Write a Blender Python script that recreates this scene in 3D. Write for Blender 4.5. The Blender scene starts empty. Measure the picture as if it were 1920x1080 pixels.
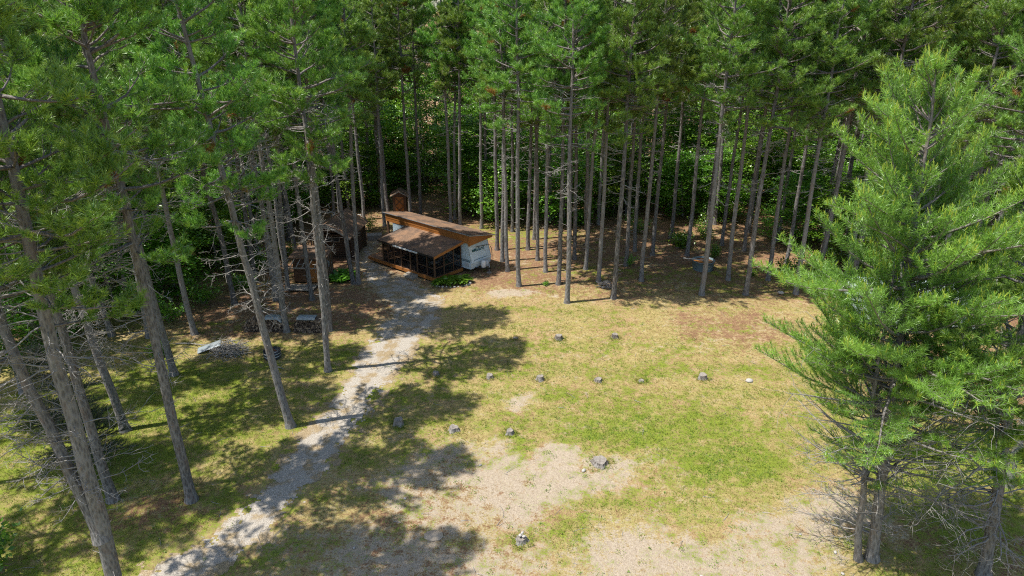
import bpy, math, random
import numpy as np
from mathutils import Vector, Matrix, Euler

R = math.radians
rng = np.random.default_rng(11)
random.seed(5)
scene = bpy.context.scene
col = scene.collection

# ------------------------------------------------------------------ camera, world, sun, exposure
cam_d = bpy.data.cameras.new('camera')
cam_d.lens = 24.0; cam_d.sensor_width = 36.0
cam_d.clip_start = 0.5; cam_d.clip_end = 6000
cam = bpy.data.objects.new('camera', cam_d); col.objects.link(cam)
cam.location = (0, 0, 20.0)
cam.rotation_euler = (R(90 - 22.4), 0, 0)
scene.camera = cam

SUN_EL, SUN_AZ = 65.0, 194.0          # azimuth: direction towards the sun, counter-clockwise from +X
sdir = Vector((math.cos(R(SUN_EL)) * math.cos(R(SUN_AZ)), math.cos(R(SUN_EL)) * math.sin(R(SUN_AZ)), math.sin(R(SUN_EL))))
world = bpy.data.worlds.new('World'); scene.world = world; world.use_nodes = True
wn = world.node_tree.nodes; wl = world.node_tree.links
bg = wn['Background']
sky = wn.new('ShaderNodeTexSky'); sky.sky_type = 'NISHITA'; sky.sun_disc = False
sky.sun_elevation = R(SUN_EL); sky.sun_rotation = math.atan2(sdir.x, sdir.y)
wl.new(sky.outputs[0], bg.inputs[0]); bg.inputs[1].default_value = 0.14
sun_d = bpy.data.lights.new('sun', 'SUN'); sun_d.energy = 5.0; sun_d.angle = R(0.53); sun_d.color = (1.0, 0.955, 0.88)
sun = bpy.data.objects.new('sun', sun_d); col.objects.link(sun)
sun.rotation_euler = sdir.to_track_quat('Z', 'Y').to_euler(); sun.location = (0, 0, 60)
scene.view_settings.view_transform = 'Standard'; scene.view_settings.look = 'None'
scene.view_settings.exposure = 0.5; scene.view_settings.gamma = 1.0
scene.cycles.max_bounces = 6; scene.cycles.diffuse_bounces = 3; scene.cycles.transparent_max_bounces = 8
scene.cycles.use_denoising = False
scene.cycles.filter_width = 1.1
scene.cycles.sample_clamp_indirect = 4.0

# ------------------------------------------------------------------ materials
def new_mat(name):
    m = bpy.data.materials.new(name); m.use_nodes = True
    nt = m.node_tree; nt.nodes.clear()
    out = nt.nodes.new('ShaderNodeOutputMaterial')
    return m, nt, out

def ramp(nt, fac, stops):
    r = nt.nodes.new('ShaderNodeValToRGB'); e = r.color_ramp.elements
    while len(e) < len(stops): e.new(0.5)
    for k, (p, c) in enumerate(stops):
        e[k].position = p; e[k].color = (c[0], c[1], c[2], 1)
    nt.links.new(fac, r.inputs[0]); return r.outputs[0]

def noise(nt, vec, scale, detail=3, rough=0.6, dist=0.0):
    n = nt.nodes.new('ShaderNodeTexNoise'); n.inputs['Scale'].default_value = scale
    n.inputs['Detail'].default_value = detail; n.inputs['Roughness'].default_value = rough
    n.inputs['Distortion'].default_value = dist
    nt.links.new(vec, n.inputs['Vector']); return n.outputs['Fac']

def math_n(nt, op, a, b=None, clamp=False):
    n = nt.nodes.new('ShaderNodeMath'); n.operation = op; n.use_clamp = clamp
    for i, v in enumerate((a, b)):
        if v is None: continue
        if isinstance(v, (int, float)): n.inputs[i].default_value = v
        else: nt.links.new(v, n.inputs[i])
    return n.outputs[0]

def mixc(nt, fac, a, b, mode='MIX'):
    n = nt.nodes.new('ShaderNodeMix'); n.data_type = 'RGBA'; n.blend_type = mode
    for sock, v in ((n.inputs[0], fac), (n.inputs[6], a), (n.inputs[7], b)):
        if isinstance(v, (int, float)): sock.default_value = v
        elif isinstance(v, (tuple, list)): sock.default_value = (v[0], v[1], v[2], 1)
        else: nt.links.new(v, sock)
    return n.outputs[2]

def smooth(nt, x, lo, hi):
    n = nt.nodes.new('ShaderNodeMapRange'); n.interpolation_type = 'SMOOTHSTEP'
    nt.links.new(x, n.inputs[0]); n.inputs[1].default_value = lo; n.inputs[2].default_value = hi
    return n.outputs[0]

def bump(nt, h, strength, dist):
    b = nt.nodes.new('ShaderNodeBump'); b.inputs['Strength'].default_value = strength; b.inputs['Distance'].default_value = dist
    nt.links.new(h, b.inputs['Height']); return b.outputs[0]

def attr(nt, name):
    a = nt.nodes.new('ShaderNodeAttribute'); a.attribute_name = name; return a.outputs['Fac']

def coords(nt, kind='Object', scale=None):
    t = nt.nodes.new('ShaderNodeTexCoord'); v = t.outputs[kind]
    if scale:
        m = nt.nodes.new('ShaderNodeMapping'); m.inputs['Scale'].default_value = scale
        nt.links.new(v, m.inputs[0]); v = m.outputs[0]
    return v

def principled(nt, out, color, rough=0.8, normal=None, spec=0.3, metal=0.0):
    b = nt.nodes.new('ShaderNodeBsdfPrincipled')
    if isinstance(color, (tuple, list)): b.inputs['Base Color'].default_value = (*color, 1)
    else: nt.links.new(color, b.inputs['Base Color'])
    if isinstance(rough, (int, float)): b.inputs['Roughness'].default_value = rough
    else: nt.links.new(rough, b.inputs['Roughness'])
    b.inputs['Specular IOR Level'].default_value = spec; b.inputs['Metallic'].default_value = metal
    if normal is not None: nt.links.new(normal, b.inputs['Normal'])
    nt.links.new(b.outputs[0], out.inputs[0]); return b

def simple(name, c, rough=0.7, var=0.25, scale=6.0, bmp=0.2, spec=0.3, metal=0.0, stretch=None):
    m, nt, out = new_mat(name)
    v = coords(nt, 'Object', stretch)
    n = noise(nt, v, scale, 4, 0.65); n2 = noise(nt, v, scale * 7, 2, 0.6)
    t = math_n(nt, 'ADD', math_n(nt, 'MULTIPLY', n, 0.65), math_n(nt, 'MULTIPLY', n2, 0.35))
    lo = tuple(x * (1 - var) for x in c); hi = tuple(min(0.95, x * (1 + var)) for x in c)
    cc = ramp(nt, t, [(0.3, lo), (0.7, hi)])
    principled(nt, out, cc, rough, bump(nt, t, bmp, 0.02) if bmp else None, spec, metal)
    return m

def foliage(name, stops, trans=0.35, gloss=0.05, hue_rand=0.03, val_rand=0.3, rough=0.45):
    m, nt, out = new_mat(name)
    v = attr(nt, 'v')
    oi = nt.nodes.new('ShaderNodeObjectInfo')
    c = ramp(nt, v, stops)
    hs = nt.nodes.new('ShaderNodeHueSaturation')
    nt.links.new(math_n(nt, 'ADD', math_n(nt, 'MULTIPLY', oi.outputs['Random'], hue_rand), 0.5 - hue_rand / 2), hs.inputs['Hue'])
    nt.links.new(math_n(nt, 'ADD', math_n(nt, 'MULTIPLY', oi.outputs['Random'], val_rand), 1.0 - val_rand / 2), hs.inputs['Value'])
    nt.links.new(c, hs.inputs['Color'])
    d = nt.nodes.new('ShaderNodeBsdfDiffuse'); nt.links.new(hs.outputs[0], d.inputs[0])
    t = nt.nodes.new('ShaderNodeBsdfTranslucent'); nt.links.new(mixc(nt, 0.35, hs.outputs[0], (0.16, 0.22, 0.01)), t.inputs[0])
    g = nt.nodes.new('ShaderNodeBsdfGlossy'); g.inputs['Roughness'].default_value = rough; g.inputs[0].default_value = (0.9, 0.95, 0.9, 1)
    m1 = nt.nodes.new('ShaderNodeMixShader'); m1.inputs[0].default_value = trans
    nt.links.new(d.outputs[0], m1.inputs[1]); nt.links.new(t.outputs[0], m1.inputs[2])
    m2 = nt.nodes.new('ShaderNodeMixShader'); m2.inputs[0].default_value = gloss
    nt.links.new(m1.outputs[0], m2.inputs[1]); nt.links.new(g.outputs[0], m2.inputs[2])
    nt.links.new(m2.outputs[0], out.inputs[0]); return m

def mat_bark(name, dark, mid, light):
    m, nt, out = new_mat(name)
    v = coords(nt, 'Object', (1, 1, 0.28))
    vo = nt.nodes.new('ShaderNodeTexVoronoi'); vo.inputs['Scale'].default_value = 13; nt.links.new(v, vo.inputs[0])
    n = noise(nt, v, 9, 5, 0.7, 0.6); n2 = noise(nt, coords(nt), 0.6, 3, 0.6)
    h = math_n(nt, 'ADD', math_n(nt, 'MULTIPLY', vo.outputs['Distance'], 0.6), math_n(nt, 'MULTIPLY', n, 0.7))
    oi = nt.nodes.new('ShaderNodeObjectInfo')
    h2 = math_n(nt, 'ADD', h, math_n(nt, 'ADD', math_n(nt, 'MULTIPLY', n2, 0.35), math_n(nt, 'MULTIPLY', math_n(nt, 'SUBTRACT', oi.outputs['Random'], 0.3), 0.34)))
    c = ramp(nt, h2, [(0.42, dark), (0.72, mid), (1.0, light)])
    # upper stem of a red pine turns to thin flaky orange bark
    sx = nt.nodes.new('ShaderNodeSeparateXYZ'); nt.links.new(coords(nt), sx.inputs[0])
    up = smooth(nt, math_n(nt, 'ADD', sx.outputs[2], math_n(nt, 'MULTIPLY', n, 5)), 12, 21)
    c = mixc(nt, math_n(nt, 'MULTIPLY', up, 0.25), c, (0.20, 0.13, 0.095))
    pl = smooth(nt, noise(nt, v, 4.5, 3, 0.6), 0.5, 0.68)
    c = mixc(nt, math_n(nt, 'MULTIPLY', pl, 0.4), c, (0.19, 0.125, 0.09))
    principled(nt, out, c, 0.92, bump(nt, h, 1.0, 0.05), 0.15)
    return m

M = {}
M['bark'] = mat_bark('pine_bark', (0.046, 0.043, 0.041), (0.13, 0.124, 0.118), (0.24, 0.232, 0.222))
M['bark_grey'] = mat_bark('grey_bark', (0.055, 0.05, 0.046), (0.15, 0.138, 0.125), (0.26, 0.245, 0.225))
M['deadwood'] = simple('dead_wood', (0.27, 0.255, 0.235), 0.85, 0.5, 2.5, 0.2)
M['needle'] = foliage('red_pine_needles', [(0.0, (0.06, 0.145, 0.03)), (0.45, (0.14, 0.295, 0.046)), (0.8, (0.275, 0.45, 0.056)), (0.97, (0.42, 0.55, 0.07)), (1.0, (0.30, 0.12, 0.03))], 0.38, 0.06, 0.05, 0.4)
M['needle_white'] = foliage('white_pine_needles', [(0.0, (0.13, 0.26, 0.05)), (0.5, (0.28, 0.53, 0.07)), (0.85, (0.41, 0.66, 0.085)), (1.0, (0.64, 0.68, 0.08))], 0.48, 0.06, 0.0, 0.0)
M['needle_spruce'] = foliage('spruce_needles', [(0.0, (0.018, 0.045, 0.02)), (1.0, (0.05, 0.10, 0.03))], 0.2, 0.05)
M['leaf'] = foliage('broad_leaves', [(0.0, (0.06, 0.17, 0.015)), (0.5, (0.15, 0.34, 0.026)), (1.0, (0.30, 0.50, 0.045))], 0.5, 0.05, 0.03, 0.4, 0.35)
M['grass'] = foliage('grass_blades', [(0.0, (0.42, 0.31, 0.14)), (0.3, (0.37, 0.31, 0.09)), (0.55, (0.25, 0.29, 0.045)), (1.0, (0.14, 0.26, 0.03))], 0.3, 0.03, 0.0, 0.0)

def mat_ground():
    m, nt, out = new_mat('ground')
    v = coords(nt, 'Object')
    nA = noise(nt, v, 0.35, 4, 0.6); nB = noise(nt, v, 1.6, 4, 0.65); nC = noise(nt, v, 9, 4, 0.7); nD = noise(nt, v, 38, 3, 0.7)
    sp = math_n(nt, 'ADD', math_n(nt, 'MULTIPLY', nC, 0.5), math_n(nt, 'MULTIPLY', nD, 0.5))
    straw = ramp(nt, sp, [(0.32, (0.14, 0.105, 0.04)), (0.48, (0.37, 0.29, 0.115)), (0.66, (0.56, 0.46, 0.22))])
    pink = ramp(nt, sp, [(0.32, (0.19, 0.11, 0.06)), (0.5, (0.43, 0.29, 0.155)), (0.68, (0.57, 0.44, 0.27))])
    straw = mixc(nt, smooth(nt, nA, 0.42, 0.62), straw, pink)
    green = ramp(nt, sp, [(0.3, (0.055, 0.09, 0.012)), (0.5, (0.19, 0.24, 0.03)), (0.7, (0.37, 0.40, 0.07))])
    litter = ramp(nt, sp, [(0.3, (0.06, 0.035, 0.022)), (0.48, (0.235, 0.13, 0.075)), (0.68, (0.43, 0.28, 0.17))])
    sand = ramp(nt, sp, [(0.3, (0.21, 0.155, 0.105)), (0.48, (0.42, 0.34, 0.25)), (0.68, (0.57, 0.49, 0.385))])
    def dev(n, k): return math_n(nt, 'MULTIPLY', math_n(nt, 'SUBTRACT', n, 0.5), k)
    wob = math_n(nt, 'ADD', math_n(nt, 'ADD', dev(nA, 1.6), dev(nB, 2.4)), math_n(nt, 'ADD', dev(nC, 2.0), dev(nD, 1.0)))
    wob2 = math_n(nt, 'ADD', math_n(nt, 'ADD', dev(noise(nt, v, 0.5, 4, 0.6, 0.4), 1.6), dev(noise(nt, v, 2.3, 4, 0.7), 2.6)), math_n(nt, 'ADD', dev(noise(nt, v, 12, 3, 0.7), 2.0), dev(nD, 1.0)))
    gf = smooth(nt, math_n(nt, 'ADD', attr(nt, 'green'), wob), 0.1, 0.95)
    lf = smooth(nt, math_n(nt, 'ADD', attr(nt, 'litter'), wob2), 0.15, 0.85)
    sf = smooth(nt, math_n(nt, 'SUBTRACT', attr(nt, 'sand'), wob2), 0.2, 0.8)
    c = mixc(nt, lf, straw, litter); c = mixc(nt, sf, c, sand); c = mixc(nt, gf, c, green)
    principled(nt, out, c, 0.95, bump(nt, sp, 1.0, 0.09), 0.1)
    return m
M['ground'] = mat_ground()

def mat_gravel():
    m, nt, out = new_mat('gravel')
    v = coords(nt, 'Object')
    vo = nt.nodes.new('ShaderNodeTexVoronoi'); vo.inputs['Scale'].default_value = 22; nt.links.new(v, vo.inputs[0])
    nB = noise(nt, v, 1.1, 4, 0.65); nD = noise(nt, v, 26, 3, 0.7)
    sp = math_n(nt, 'ADD', math_n(nt, 'MULTIPLY', vo.outputs['Distance'], 0.45), math_n(nt, 'MULTIPLY', nD, 0.6))
    g = ramp(nt, sp, [(0.25, (0.15, 0.135, 0.115)), (0.5, (0.37, 0.33, 0.275)), (0.8, (0.54, 0.49, 0.42))])
    dirt = ramp(nt, sp, [(0.3, (0.16, 0.11, 0.06)), (0.7, (0.42, 0.33, 0.20))])
    e = smooth(nt, math_n(nt, 'ADD', attr(nt, 'edge'), math_n(nt, 'MULTIPLY', math_n(nt, 'SUBTRACT', nB, 0.5), 4.6)), 0.05, 0.85)
    principled(nt, out, mixc(nt, e, g, dirt), 0.95, bump(nt, sp, 0.8, 0.04), 0.15)
    return m
M['gravel'] = mat_gravel()

def mat_roof():
    m, nt, out = new_mat('needle_covered_shingles')
    v = coords(nt, 'Object')
    n1 = noise(nt, v, 0.9, 4, 0.65); n2 = noise(nt, v, 24, 3, 0.7)
    br = nt.nodes.new('ShaderNodeTexBrick'); br.inputs['Scale'].default_value = 1.0
    br.inputs['Brick Width'].default_value = 0.33; br.inputs['Row Height'].default_value = 0.14; br.inputs['Mortar Size'].default_value = 0.01
    br.inputs['Color1'].default_value = (0.10, 0.075, 0.06, 1); br.inputs['Color2'].default_value = (0.15, 0.11, 0.085, 1); br.inputs['Mortar'].default_value = (0.05, 0.04, 0.035, 1)
    nt.links.new(v, br.inputs[0])
    need = ramp(nt, n2, [(0.3, (0.14, 0.075, 0.04)), (0.5, (0.29, 0.165, 0.095)), (0.72, (0.42, 0.27, 0.16))])
    f = smooth(nt, math_n(nt, 'ADD', math_n(nt, 'MULTIPLY', n1, 1.0), math_n(nt, 'MULTIPLY', n2, 0.5)), 0.55, 1.0)
    principled(nt, out, mixc(nt, f, br.outputs[0], need), 0.9, bump(nt, n2, 0.5, 0.03), 0.15)
    return m
M['roof'] = mat_roof()
M['orange_wood'] = simple('stained_cedar', (0.32, 0.125, 0.03), 0.55, 0.3, 3, 0.15, 0.4, 0, (1, 1, 6))
M['brown_wood'] = simple('brown_stained_wood', (0.105, 0.06, 0.036), 0.65, 0.35, 3, 0.2, 0.3, 0, (1, 1, 8))
M['log_wood'] = simple('dark_log', (0.07, 0.045, 0.03), 0.75, 0.4, 3, 0.3, 0.25)
M['grey_wood'] = simple('weathered_board', (0.30, 0.27, 0.23), 0.85, 0.35, 4, 0.3, 0.2)
M['deck'] = simple('deck_board', (0.20, 0.115, 0.07), 0.75, 0.35, 5, 0.2)
M['white'] = simple('white_aluminium', (0.64, 0.75, 0.80), 0.4, 0.07, 1.2, 0.04, 0.5)
M['offwhite'] = simple('weathered_white_panel', (0.52, 0.555, 0.57), 0.5, 0.14, 1.0, 0.05, 0.4)
M['plastic_white'] = simple('white_plastic', (0.74, 0.74, 0.72), 0.4, 0.06, 3, 0.02, 0.5)
M['teal'] = simple('teal_vinyl', (0.025, 0.11, 0.115), 0.5, 0.1, 5, 0.0)
M['blue_stripe'] = simple('slate_stripe', (0.07, 0.13, 0.18), 0.5, 0.1, 5, 0.0)
M['black'] = simple('black_rubber', (0.022, 0.022, 0.022), 0.6, 0.2, 5, 0.1)
M['glass'] = simple('window_glass', (0.025, 0.035, 0.04), 0.08, 0.2, 2, 0.0, 0.8)
M['metal'] = simple('galvanised_metal', (0.42, 0.45, 0.47), 0.38, 0.2, 3, 0.1, 0.5, 0.6)
M['tarp'] = simple('blue_grey_tarp', (0.27, 0.31, 0.33), 0.4, 0.3, 3, 0.5, 0.5)
M['tub'] = simple('blue_grey_tub', (0.15, 0.20, 0.22), 0.5, 0.25, 3, 0.1, 0.4)
M['rust'] = simple('rusty_steel', (0.13, 0.055, 0.03), 0.8, 0.4, 6, 0.3)
M['char'] = simple('charred_steel', (0.035, 0.038, 0.042), 0.6, 0.4, 5, 0.2)
M['green_plastic'] = simple('green_plastic', (0.03, 0.13, 0.09), 0.45, 0.1, 3, 0.0, 0.4)
M['stone'] = simple('pale_stone', (0.40, 0.375, 0.34), 0.85, 0.25, 6, 0.4)
M['tan_stone'] = simple('tan_stone', (0.42, 0.34, 0.25), 0.9, 0.3, 6, 0.4)
M['stump_side'] = mat_bark('stump_bark', (0.06, 0.05, 0.045), (0.14, 0.12, 0.105), (0.28, 0.26, 0.24))
M['rail'] = simple('pale_pole', (0.44, 0.41, 0.36), 0.8, 0.2, 3, 0.2)

def mat_stumptop():
    m, nt, out = new_mat('cut_wood')
    v = coords(nt, 'Object')
    w = nt.nodes.new('ShaderNodeTexWave'); w.wave_type = 'RINGS'; w.rings_direction = 'Z'
    w.inputs['Scale'].default_value = 9; w.inputs['Distortion'].default_value = 2.0; nt.links.new(v, w.inputs[0])
    n = noise(nt, v, 7, 4, 0.7)
    t = math_n(nt, 'ADD', math_n(nt, 'MULTIPLY', w.outputs['Fac'], 0.35), math_n(nt, 'MULTIPLY', n, 0.8))
    principled(nt, out, ramp(nt, t, [(0.3, (0.11, 0.09, 0.075)), (0.55, (0.25, 0.22, 0.19)), (0.85, (0.42, 0.39, 0.35))]), 0.9, bump(nt, t, 0.5, 0.02), 0.15)
    return m
M['stump_top'] = mat_stumptop()

def mat_screen():
    m, nt, out = new_mat('insect_screen')
    d = nt.nodes.new('ShaderNodeBsdfDiffuse'); d.inputs[0].default_value = (0.02, 0.02, 0.02, 1)
    t = nt.nodes.new('ShaderNodeBsdfTransparent')
    mx = nt.nodes.new('ShaderNodeMixShader'); mx.inputs[0].default_value = 0.42
    nt.links.new(t.outputs[0], mx.inputs[1]); nt.links.new(d.outputs[0], mx.inputs[2]); nt.links.new(mx.outputs[0], out.inputs[0])
    return m
M['screen'] = mat_screen()

# ------------------------------------------------------------------ mesh helpers
class MB:
    """collects vertices, triangles, quads and one float per vertex ('v')"""
    def __init__(s): s.V = []; s.T = []; s.Q = []; s.A = []; s.n = 0
    def add(s, v, tris=None, quads=None, a=0.5):
        v = np.asarray(v, float).reshape(-1, 3)
        if tris is not None and len(tris): s.T.append(np.asarray(tris, int).reshape(-1, 3) + s.n)
        if quads is not None and len(quads): s.Q.append(np.asarray(quads, int).reshape(-1, 4) + s.n)
        s.V.append(v); s.A.append(np.broadcast_to(np.asarray(a, float), (len(v),)).copy()); s.n += len(v)
    def box(s, lo, hi, mat=None, a=0.5):
        x0, y0, z0 = lo; x1, y1, z1 = hi
        v = np.array([(x0,y0,z0),(x1,y0,z0),(x1,y1,z0),(x0,y1,z0),(x0,y0,z1),(x1,y0,z1),(x1,y1,z1),(x0,y1,z1)], float)
        if mat is not None: v = v @ np.array(mat.to_3x3()).T + np.array(mat.translation)
        s.add(v, None, [(0,3,2,1),(4,5,6,7),(0,1,5,4),(1,2,6,5),(2,3,7,6),(3,0,4,7)], a)
    def tube(s, pts, rad, n=5, cap=False, a=0.5):
        p = np.asarray(pts, float); k = len(p); r = np.broadcast_to(np.asarray(rad, float), (k,))
        t = np.gradient(p, axis=0); t /= np.linalg.norm(t, axis=1, keepdims=True) + 1e-9
        ref = np.array([0, 0, 1.]) if abs(t[:, 2]).mean() < 0.8 else np.array([1., 0, 0])
        u = np.cross(t, ref); u /= np.linalg.norm(u, axis=1, keepdims=True) + 1e-9
        w = np.cross(t, u)
        an = np.arange(n) * 2 * math.pi / n
        ring = p[:, None, :] + r[:, None, None] * (np.cos(an)[None, :, None] * u[:, None, :] + np.sin(an)[None, :, None] * w[:, None, :])
        i = np.arange(k - 1)[:, None] * n; j = np.arange(n)[None, :]; j2 = (j + 1) % n
        q = np.stack([i + j, i + j2, i + n + j2, i + n + j], -1).reshape(-1, 4)
        v = ring.reshape(-1, 3); tr = None
        if cap:
            v = np.vstack([v, p[0], p[-1]]); c0, c1 = k * n, k * n + 1
            tr = [(c0, (x + 1) % n, x) for x in range(n)] + [(c1, (k - 1) * n + x, (k - 1) * n + (x + 1) % n) for x in range(n)]
        s.add(v, tr, q, a)
    def mesh(s, name, mats, smooth=False):
        V = np.concatenate(s.V); A = np.concatenate(s.A)
        T = np.concatenate(s.T) if s.T else np.zeros((0, 3), int); Q = np.concatenate(s.Q) if s.Q else np.zeros((0, 4), int)
        me = bpy.data.meshes.new(name)
        me.vertices.add(len(V)); me.vertices.foreach_set('co', V.astype(np.float32).ravel())
        lo = np.concatenate([T.ravel(), Q.ravel()]).astype(np.int32)
        me.loops.add(len(lo)); me.loops.foreach_set('vertex_index', lo)
        nf = len(T) + len(Q); me.polygons.add(nf)
        tot = np.concatenate([np.full(len(T), 3), np.full(len(Q), 4)]).astype(np.int32)
        st = np.concatenate([[0], np.cumsum(tot)[:-1]]).astype(np.int32)
        me.polygons.foreach_set('loop_start', st)
        me.polygons.foreach_set('use_smooth', np.full(nf, smooth))
        at = me.attributes.new('v', 'FLOAT', 'POINT'); at.data.foreach_set('value', A.astype(np.float32))
        me.update(calc_edges=True); me.validate()
        if not isinstance(mats, (list, tuple)): mats = [mats]
        for m in mats: me.materials.append(m)
        return me
    def obj(s, name, mat, parent=None, smooth=False, link=True, stuff=False):
        o = bpy.data.objects.new(name, s.mesh(name, mat, smooth))
        if link: col.objects.link(o)
        if parent is not None: o.parent = parent
        if stuff: o['kind'] = 'stuff'
        return o

def tag(o, label, cat, group=None):
    o['label'] = label; o['category'] = cat
    if group: o['group'] = group
    return o
def thing(name, label, cat, loc=(0, 0, 0), rz=0.0, group=None, scale=1.0, rot=None):
    o = bpy.data.objects.new(name, None); o.empty_display_size = 0.3; col.objects.link(o)
    o.location = loc; o.rotation_euler = rot if rot is not None else (0, 0, rz)
    o.scale = scale if isinstance(scale, tuple) else (scale,) * 3
    return tag(o, label, cat, group)
def boxes(name, mat, parent, *bs, stuff=False):
    m = MB()
    for b in bs: m.box(b[0], b[1], b[2] if len(b) > 2 else None)
    return m.obj(name, mat, parent, stuff=stuff)
def tubes(name, mat, parent, *ts, n=8, smooth=True):
    m = MB()
    for t in ts: m.tube(t[0], t[1], n, True)
    return m.obj(name, mat, parent, smooth)
def uni(a, b): return float(rng.uniform(a, b))

def hground(x, y): return 0.07 * np.sin(x * 0.13 + 1.0) * np.cos(y * 0.11) + 0.04 * np.sin(x * 0.05 - y * 0.21)
def H(x, y): return float(hground(x, y))

def vnoise(x, y, sc, seed=0):
    x = np.asarray(x) * sc; y = np.asarray(y) * sc
    def hsh(i, j):
        n = np.sin(i * 127.1 + j * 311.7 + seed * 74.7) * 43758.5453
        return n - np.floor(n)
    i = np.floor(x); j = np.floor(y); fx = x - i; fy = y - j
    fx = fx * fx * (3 - 2 * fx); fy = fy * fy * (3 - 2 * fy)
    return (hsh(i, j) * (1 - fx) + hsh(i + 1, j) * fx) * (1 - fy) + (hsh(i, j + 1) * (1 - fx) + hsh(i + 1, j + 1) * fx) * fy
def fnoise(x, y, sc, seed=0): return 0.55 * vnoise(x, y, sc, seed) + 0.3 * vnoise(x, y, sc * 2.3, seed + 3) + 0.15 * vnoise(x, y, sc * 5.1, seed + 7)

# ------------------------------------------------------------------ ground cover map (what grows or lies where)
DRIVE = np.array([(-13.9,18.2,1.35),(-12.77,19.81,1.35),(-11.59,21.48,1.38),(-10.61,23.7,1.4),(-9.86,25.88,1.45),(-9.26,28.39,1.5),(-8.85,31.29,1.5),(-8.37,34.69,1.6),(-7.8,38.73,1.8),(-6.9,42.73,2.2),(-7.0,45.96,2.5),(-8.6,48.3,2.2),(-10.44,50.76,1.7),(-12.1,53.82,1.2),(-12.76,57.21,0.9),(-12.61,60.2,0.75)])
def drive_dist(x, y):
    """signed distance to the drive's edge: negative inside"""
    best = np.full(np.shape(x), 1e3)
    for (x0, y0, w0), (x1, y1, w1) in zip(DRIVE[:-1], DRIVE[1:]):
        dx, dy = x1 - x0, y1 - y0
        t = np.clip(((x - x0) * dx + (y - y0) * dy) / (dx * dx + dy * dy), 0, 1)
        best = np.minimum(best, np.hypot(x - x0 - t * dx, y - y0 - t * dy) - (w0 + t * (w1 - w0)))
    return best
def blob(x, y, cx, cy, rx, ry, rot=0.0, soft=0.5):
    c, s = math.cos(R(rot)), math.sin(R(rot)); dx, dy = x - cx, y - cy
    d = np.hypot((dx * c + dy * s) / rx, (-dx * s + dy * c) / ry)
    return np.clip((1 + soft - d) / (2 * soft), 0, 1)
def sst(x, a, b):
    t = np.clip((x - a) / (b - a), 0, 1); return t * t * (3 - 2 * t)
def cover(x, y):
    mx = np.maximum.reduce
    x0, y0 = x, y
    x = x0 + (fnoise(x0, y0, 0.22, 11) - 0.5) * 5.0 + (fnoise(x0, y0, 0.9, 13) - 0.5) * 2.0
    y = y0 + (fnoise(x0, y0, 0.26, 17) - 0.5) * 3.4 + (fnoise(x0, y0, 1.0, 19) - 0.5) * 1.6
    sand = mx([blob(x, y, 0.4, 25.6, 5.2, 1.9, 0, 0.5) * 0.95, blob(x, y, 2.4, 27.6, 1.5, 1.2, 20, 0.25) * 1.2, blob(x, y, 8.5, 20.6, 6.0, 1.9, 8, 0.6) * 0.85,
               blob(x, y, 12.0, 22.6, 4.0, 1.7, 10, 0.4) * 0.75, blob(x, y, -4.0, 20.5, 4.5, 2.2, 0, 0.5) * 0.65, blob(x, y, -4.8, 24.5, 2.5, 2.0, 0, 0.5) * 0.6,
               blob(x, y, 0.2, 47.2, 1.6, 0.9, 0, 0.4), blob(x, y, 3, 17, 14, 2.2, 0, 0.4) * 0.6, blob(x, y, 2.1, 32.2, 0.7, 1.6, 0, 0.4) * 0.7])
    green = mx([blob(x, y, 7.6, 29.6, 7.0, 2.7, -4, 0.5) * 0.95, blob(x, y, 9.0, 26.8, 4.6, 1.9, -6, 0.4) * 0.95, blob(x, y, 6.0, 33.5, 9, 2.0, 0, 0.6) * 0.5,
                blob(x, y, -21, 29, 9, 8, 0, 0.4) * 0.9, blob(x, y, -20, 35, 5, 2.6, 0, 0.4) * 0.9, blob(x, y, -12.5, 36.5, 3.4, 2.6, 0, 0.4) * 0.7, blob(x, y, -12.6, 29.5, 2.2, 3.0, 0, 0.5) * 0.8,
                blob(x, y, -3.2, 34.6, 3.6, 3.4, 0, 0.5) * 0.55, blob(x, y, 0.2, 21.9, 3.8, 1.4, 0, 0.5) * 0.6, blob(x, y, 3.2, 21.8, 1.3, 0.7, 0, 0.4) * 0.85, blob(x, y, 3.8, 44.0, 5, 1.8, 0, 0.5) * 0.5,
                blob(x, y, 9, 39.0, 5, 1.6, 0, 0.5) * 0.45, blob(x, y, 20, 26, 6, 6, 0, 0.4) * 0.9, blob(x, y, 16, 17.5, 3, 3, 0, 0.4) * 0.7, blob(x, y, 0.2, 28.2, 1.2, 0.8, 0, 0.4) * 0.8, blob(x, y, -16, 20, 4, 4, 0, 0.5) * 0.75,
                blob(x, y, 17, 50, 7, 3, 0, 0.5) * 0.45, blob(x, y, 8, 52, 7, 3, 0, 0.5) * 0.4, blob(x, y, 0, 62, 8, 3, 0, 0.5) * 0.5, blob(x, y, -14, 25, 3, 3, 0, 0.5) * 0.6])
    litter = mx([sst(y + (x - 6) * 0.05, 43.5, 51) * 0.9, blob(x, y, -15.5, 45, 8.5, 5.0, 0, 0.3) * 0.9, blob(x, y, -15.5, 23.2, 2.6, 1.3, 10, 0.4) * 0.8,
                 blob(x, y, 15, 41.5, 5.5, 3.4, 0, 0.5) * 0.62, blob(x, y, 19.5, 22.3, 3.5, 1.8, 0, 0.4) * 0.9, blob(x, y, 26, 35, 6, 6, 0, 0.4) * 0.8, sst(-x, 30, 36) * 0.9, sst(x, 27, 32) * 0.9,
                 blob(x, y, -4.5, 22.5, 5, 3, 0, 0.5) * 0.35])
    green = np.maximum(green * 0.82, 0.43 * (1 - litter) * (1 - 0.55 * sst(y0, 37, 43)) + 0.12 * np.sin(y0 * 2.1 + 3 * fnoise(x0, y0, 0.15, 23))) * (1 - 0.7 * np.clip(sand * 1.2, 0, 1))
    return sand, green, litter

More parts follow.
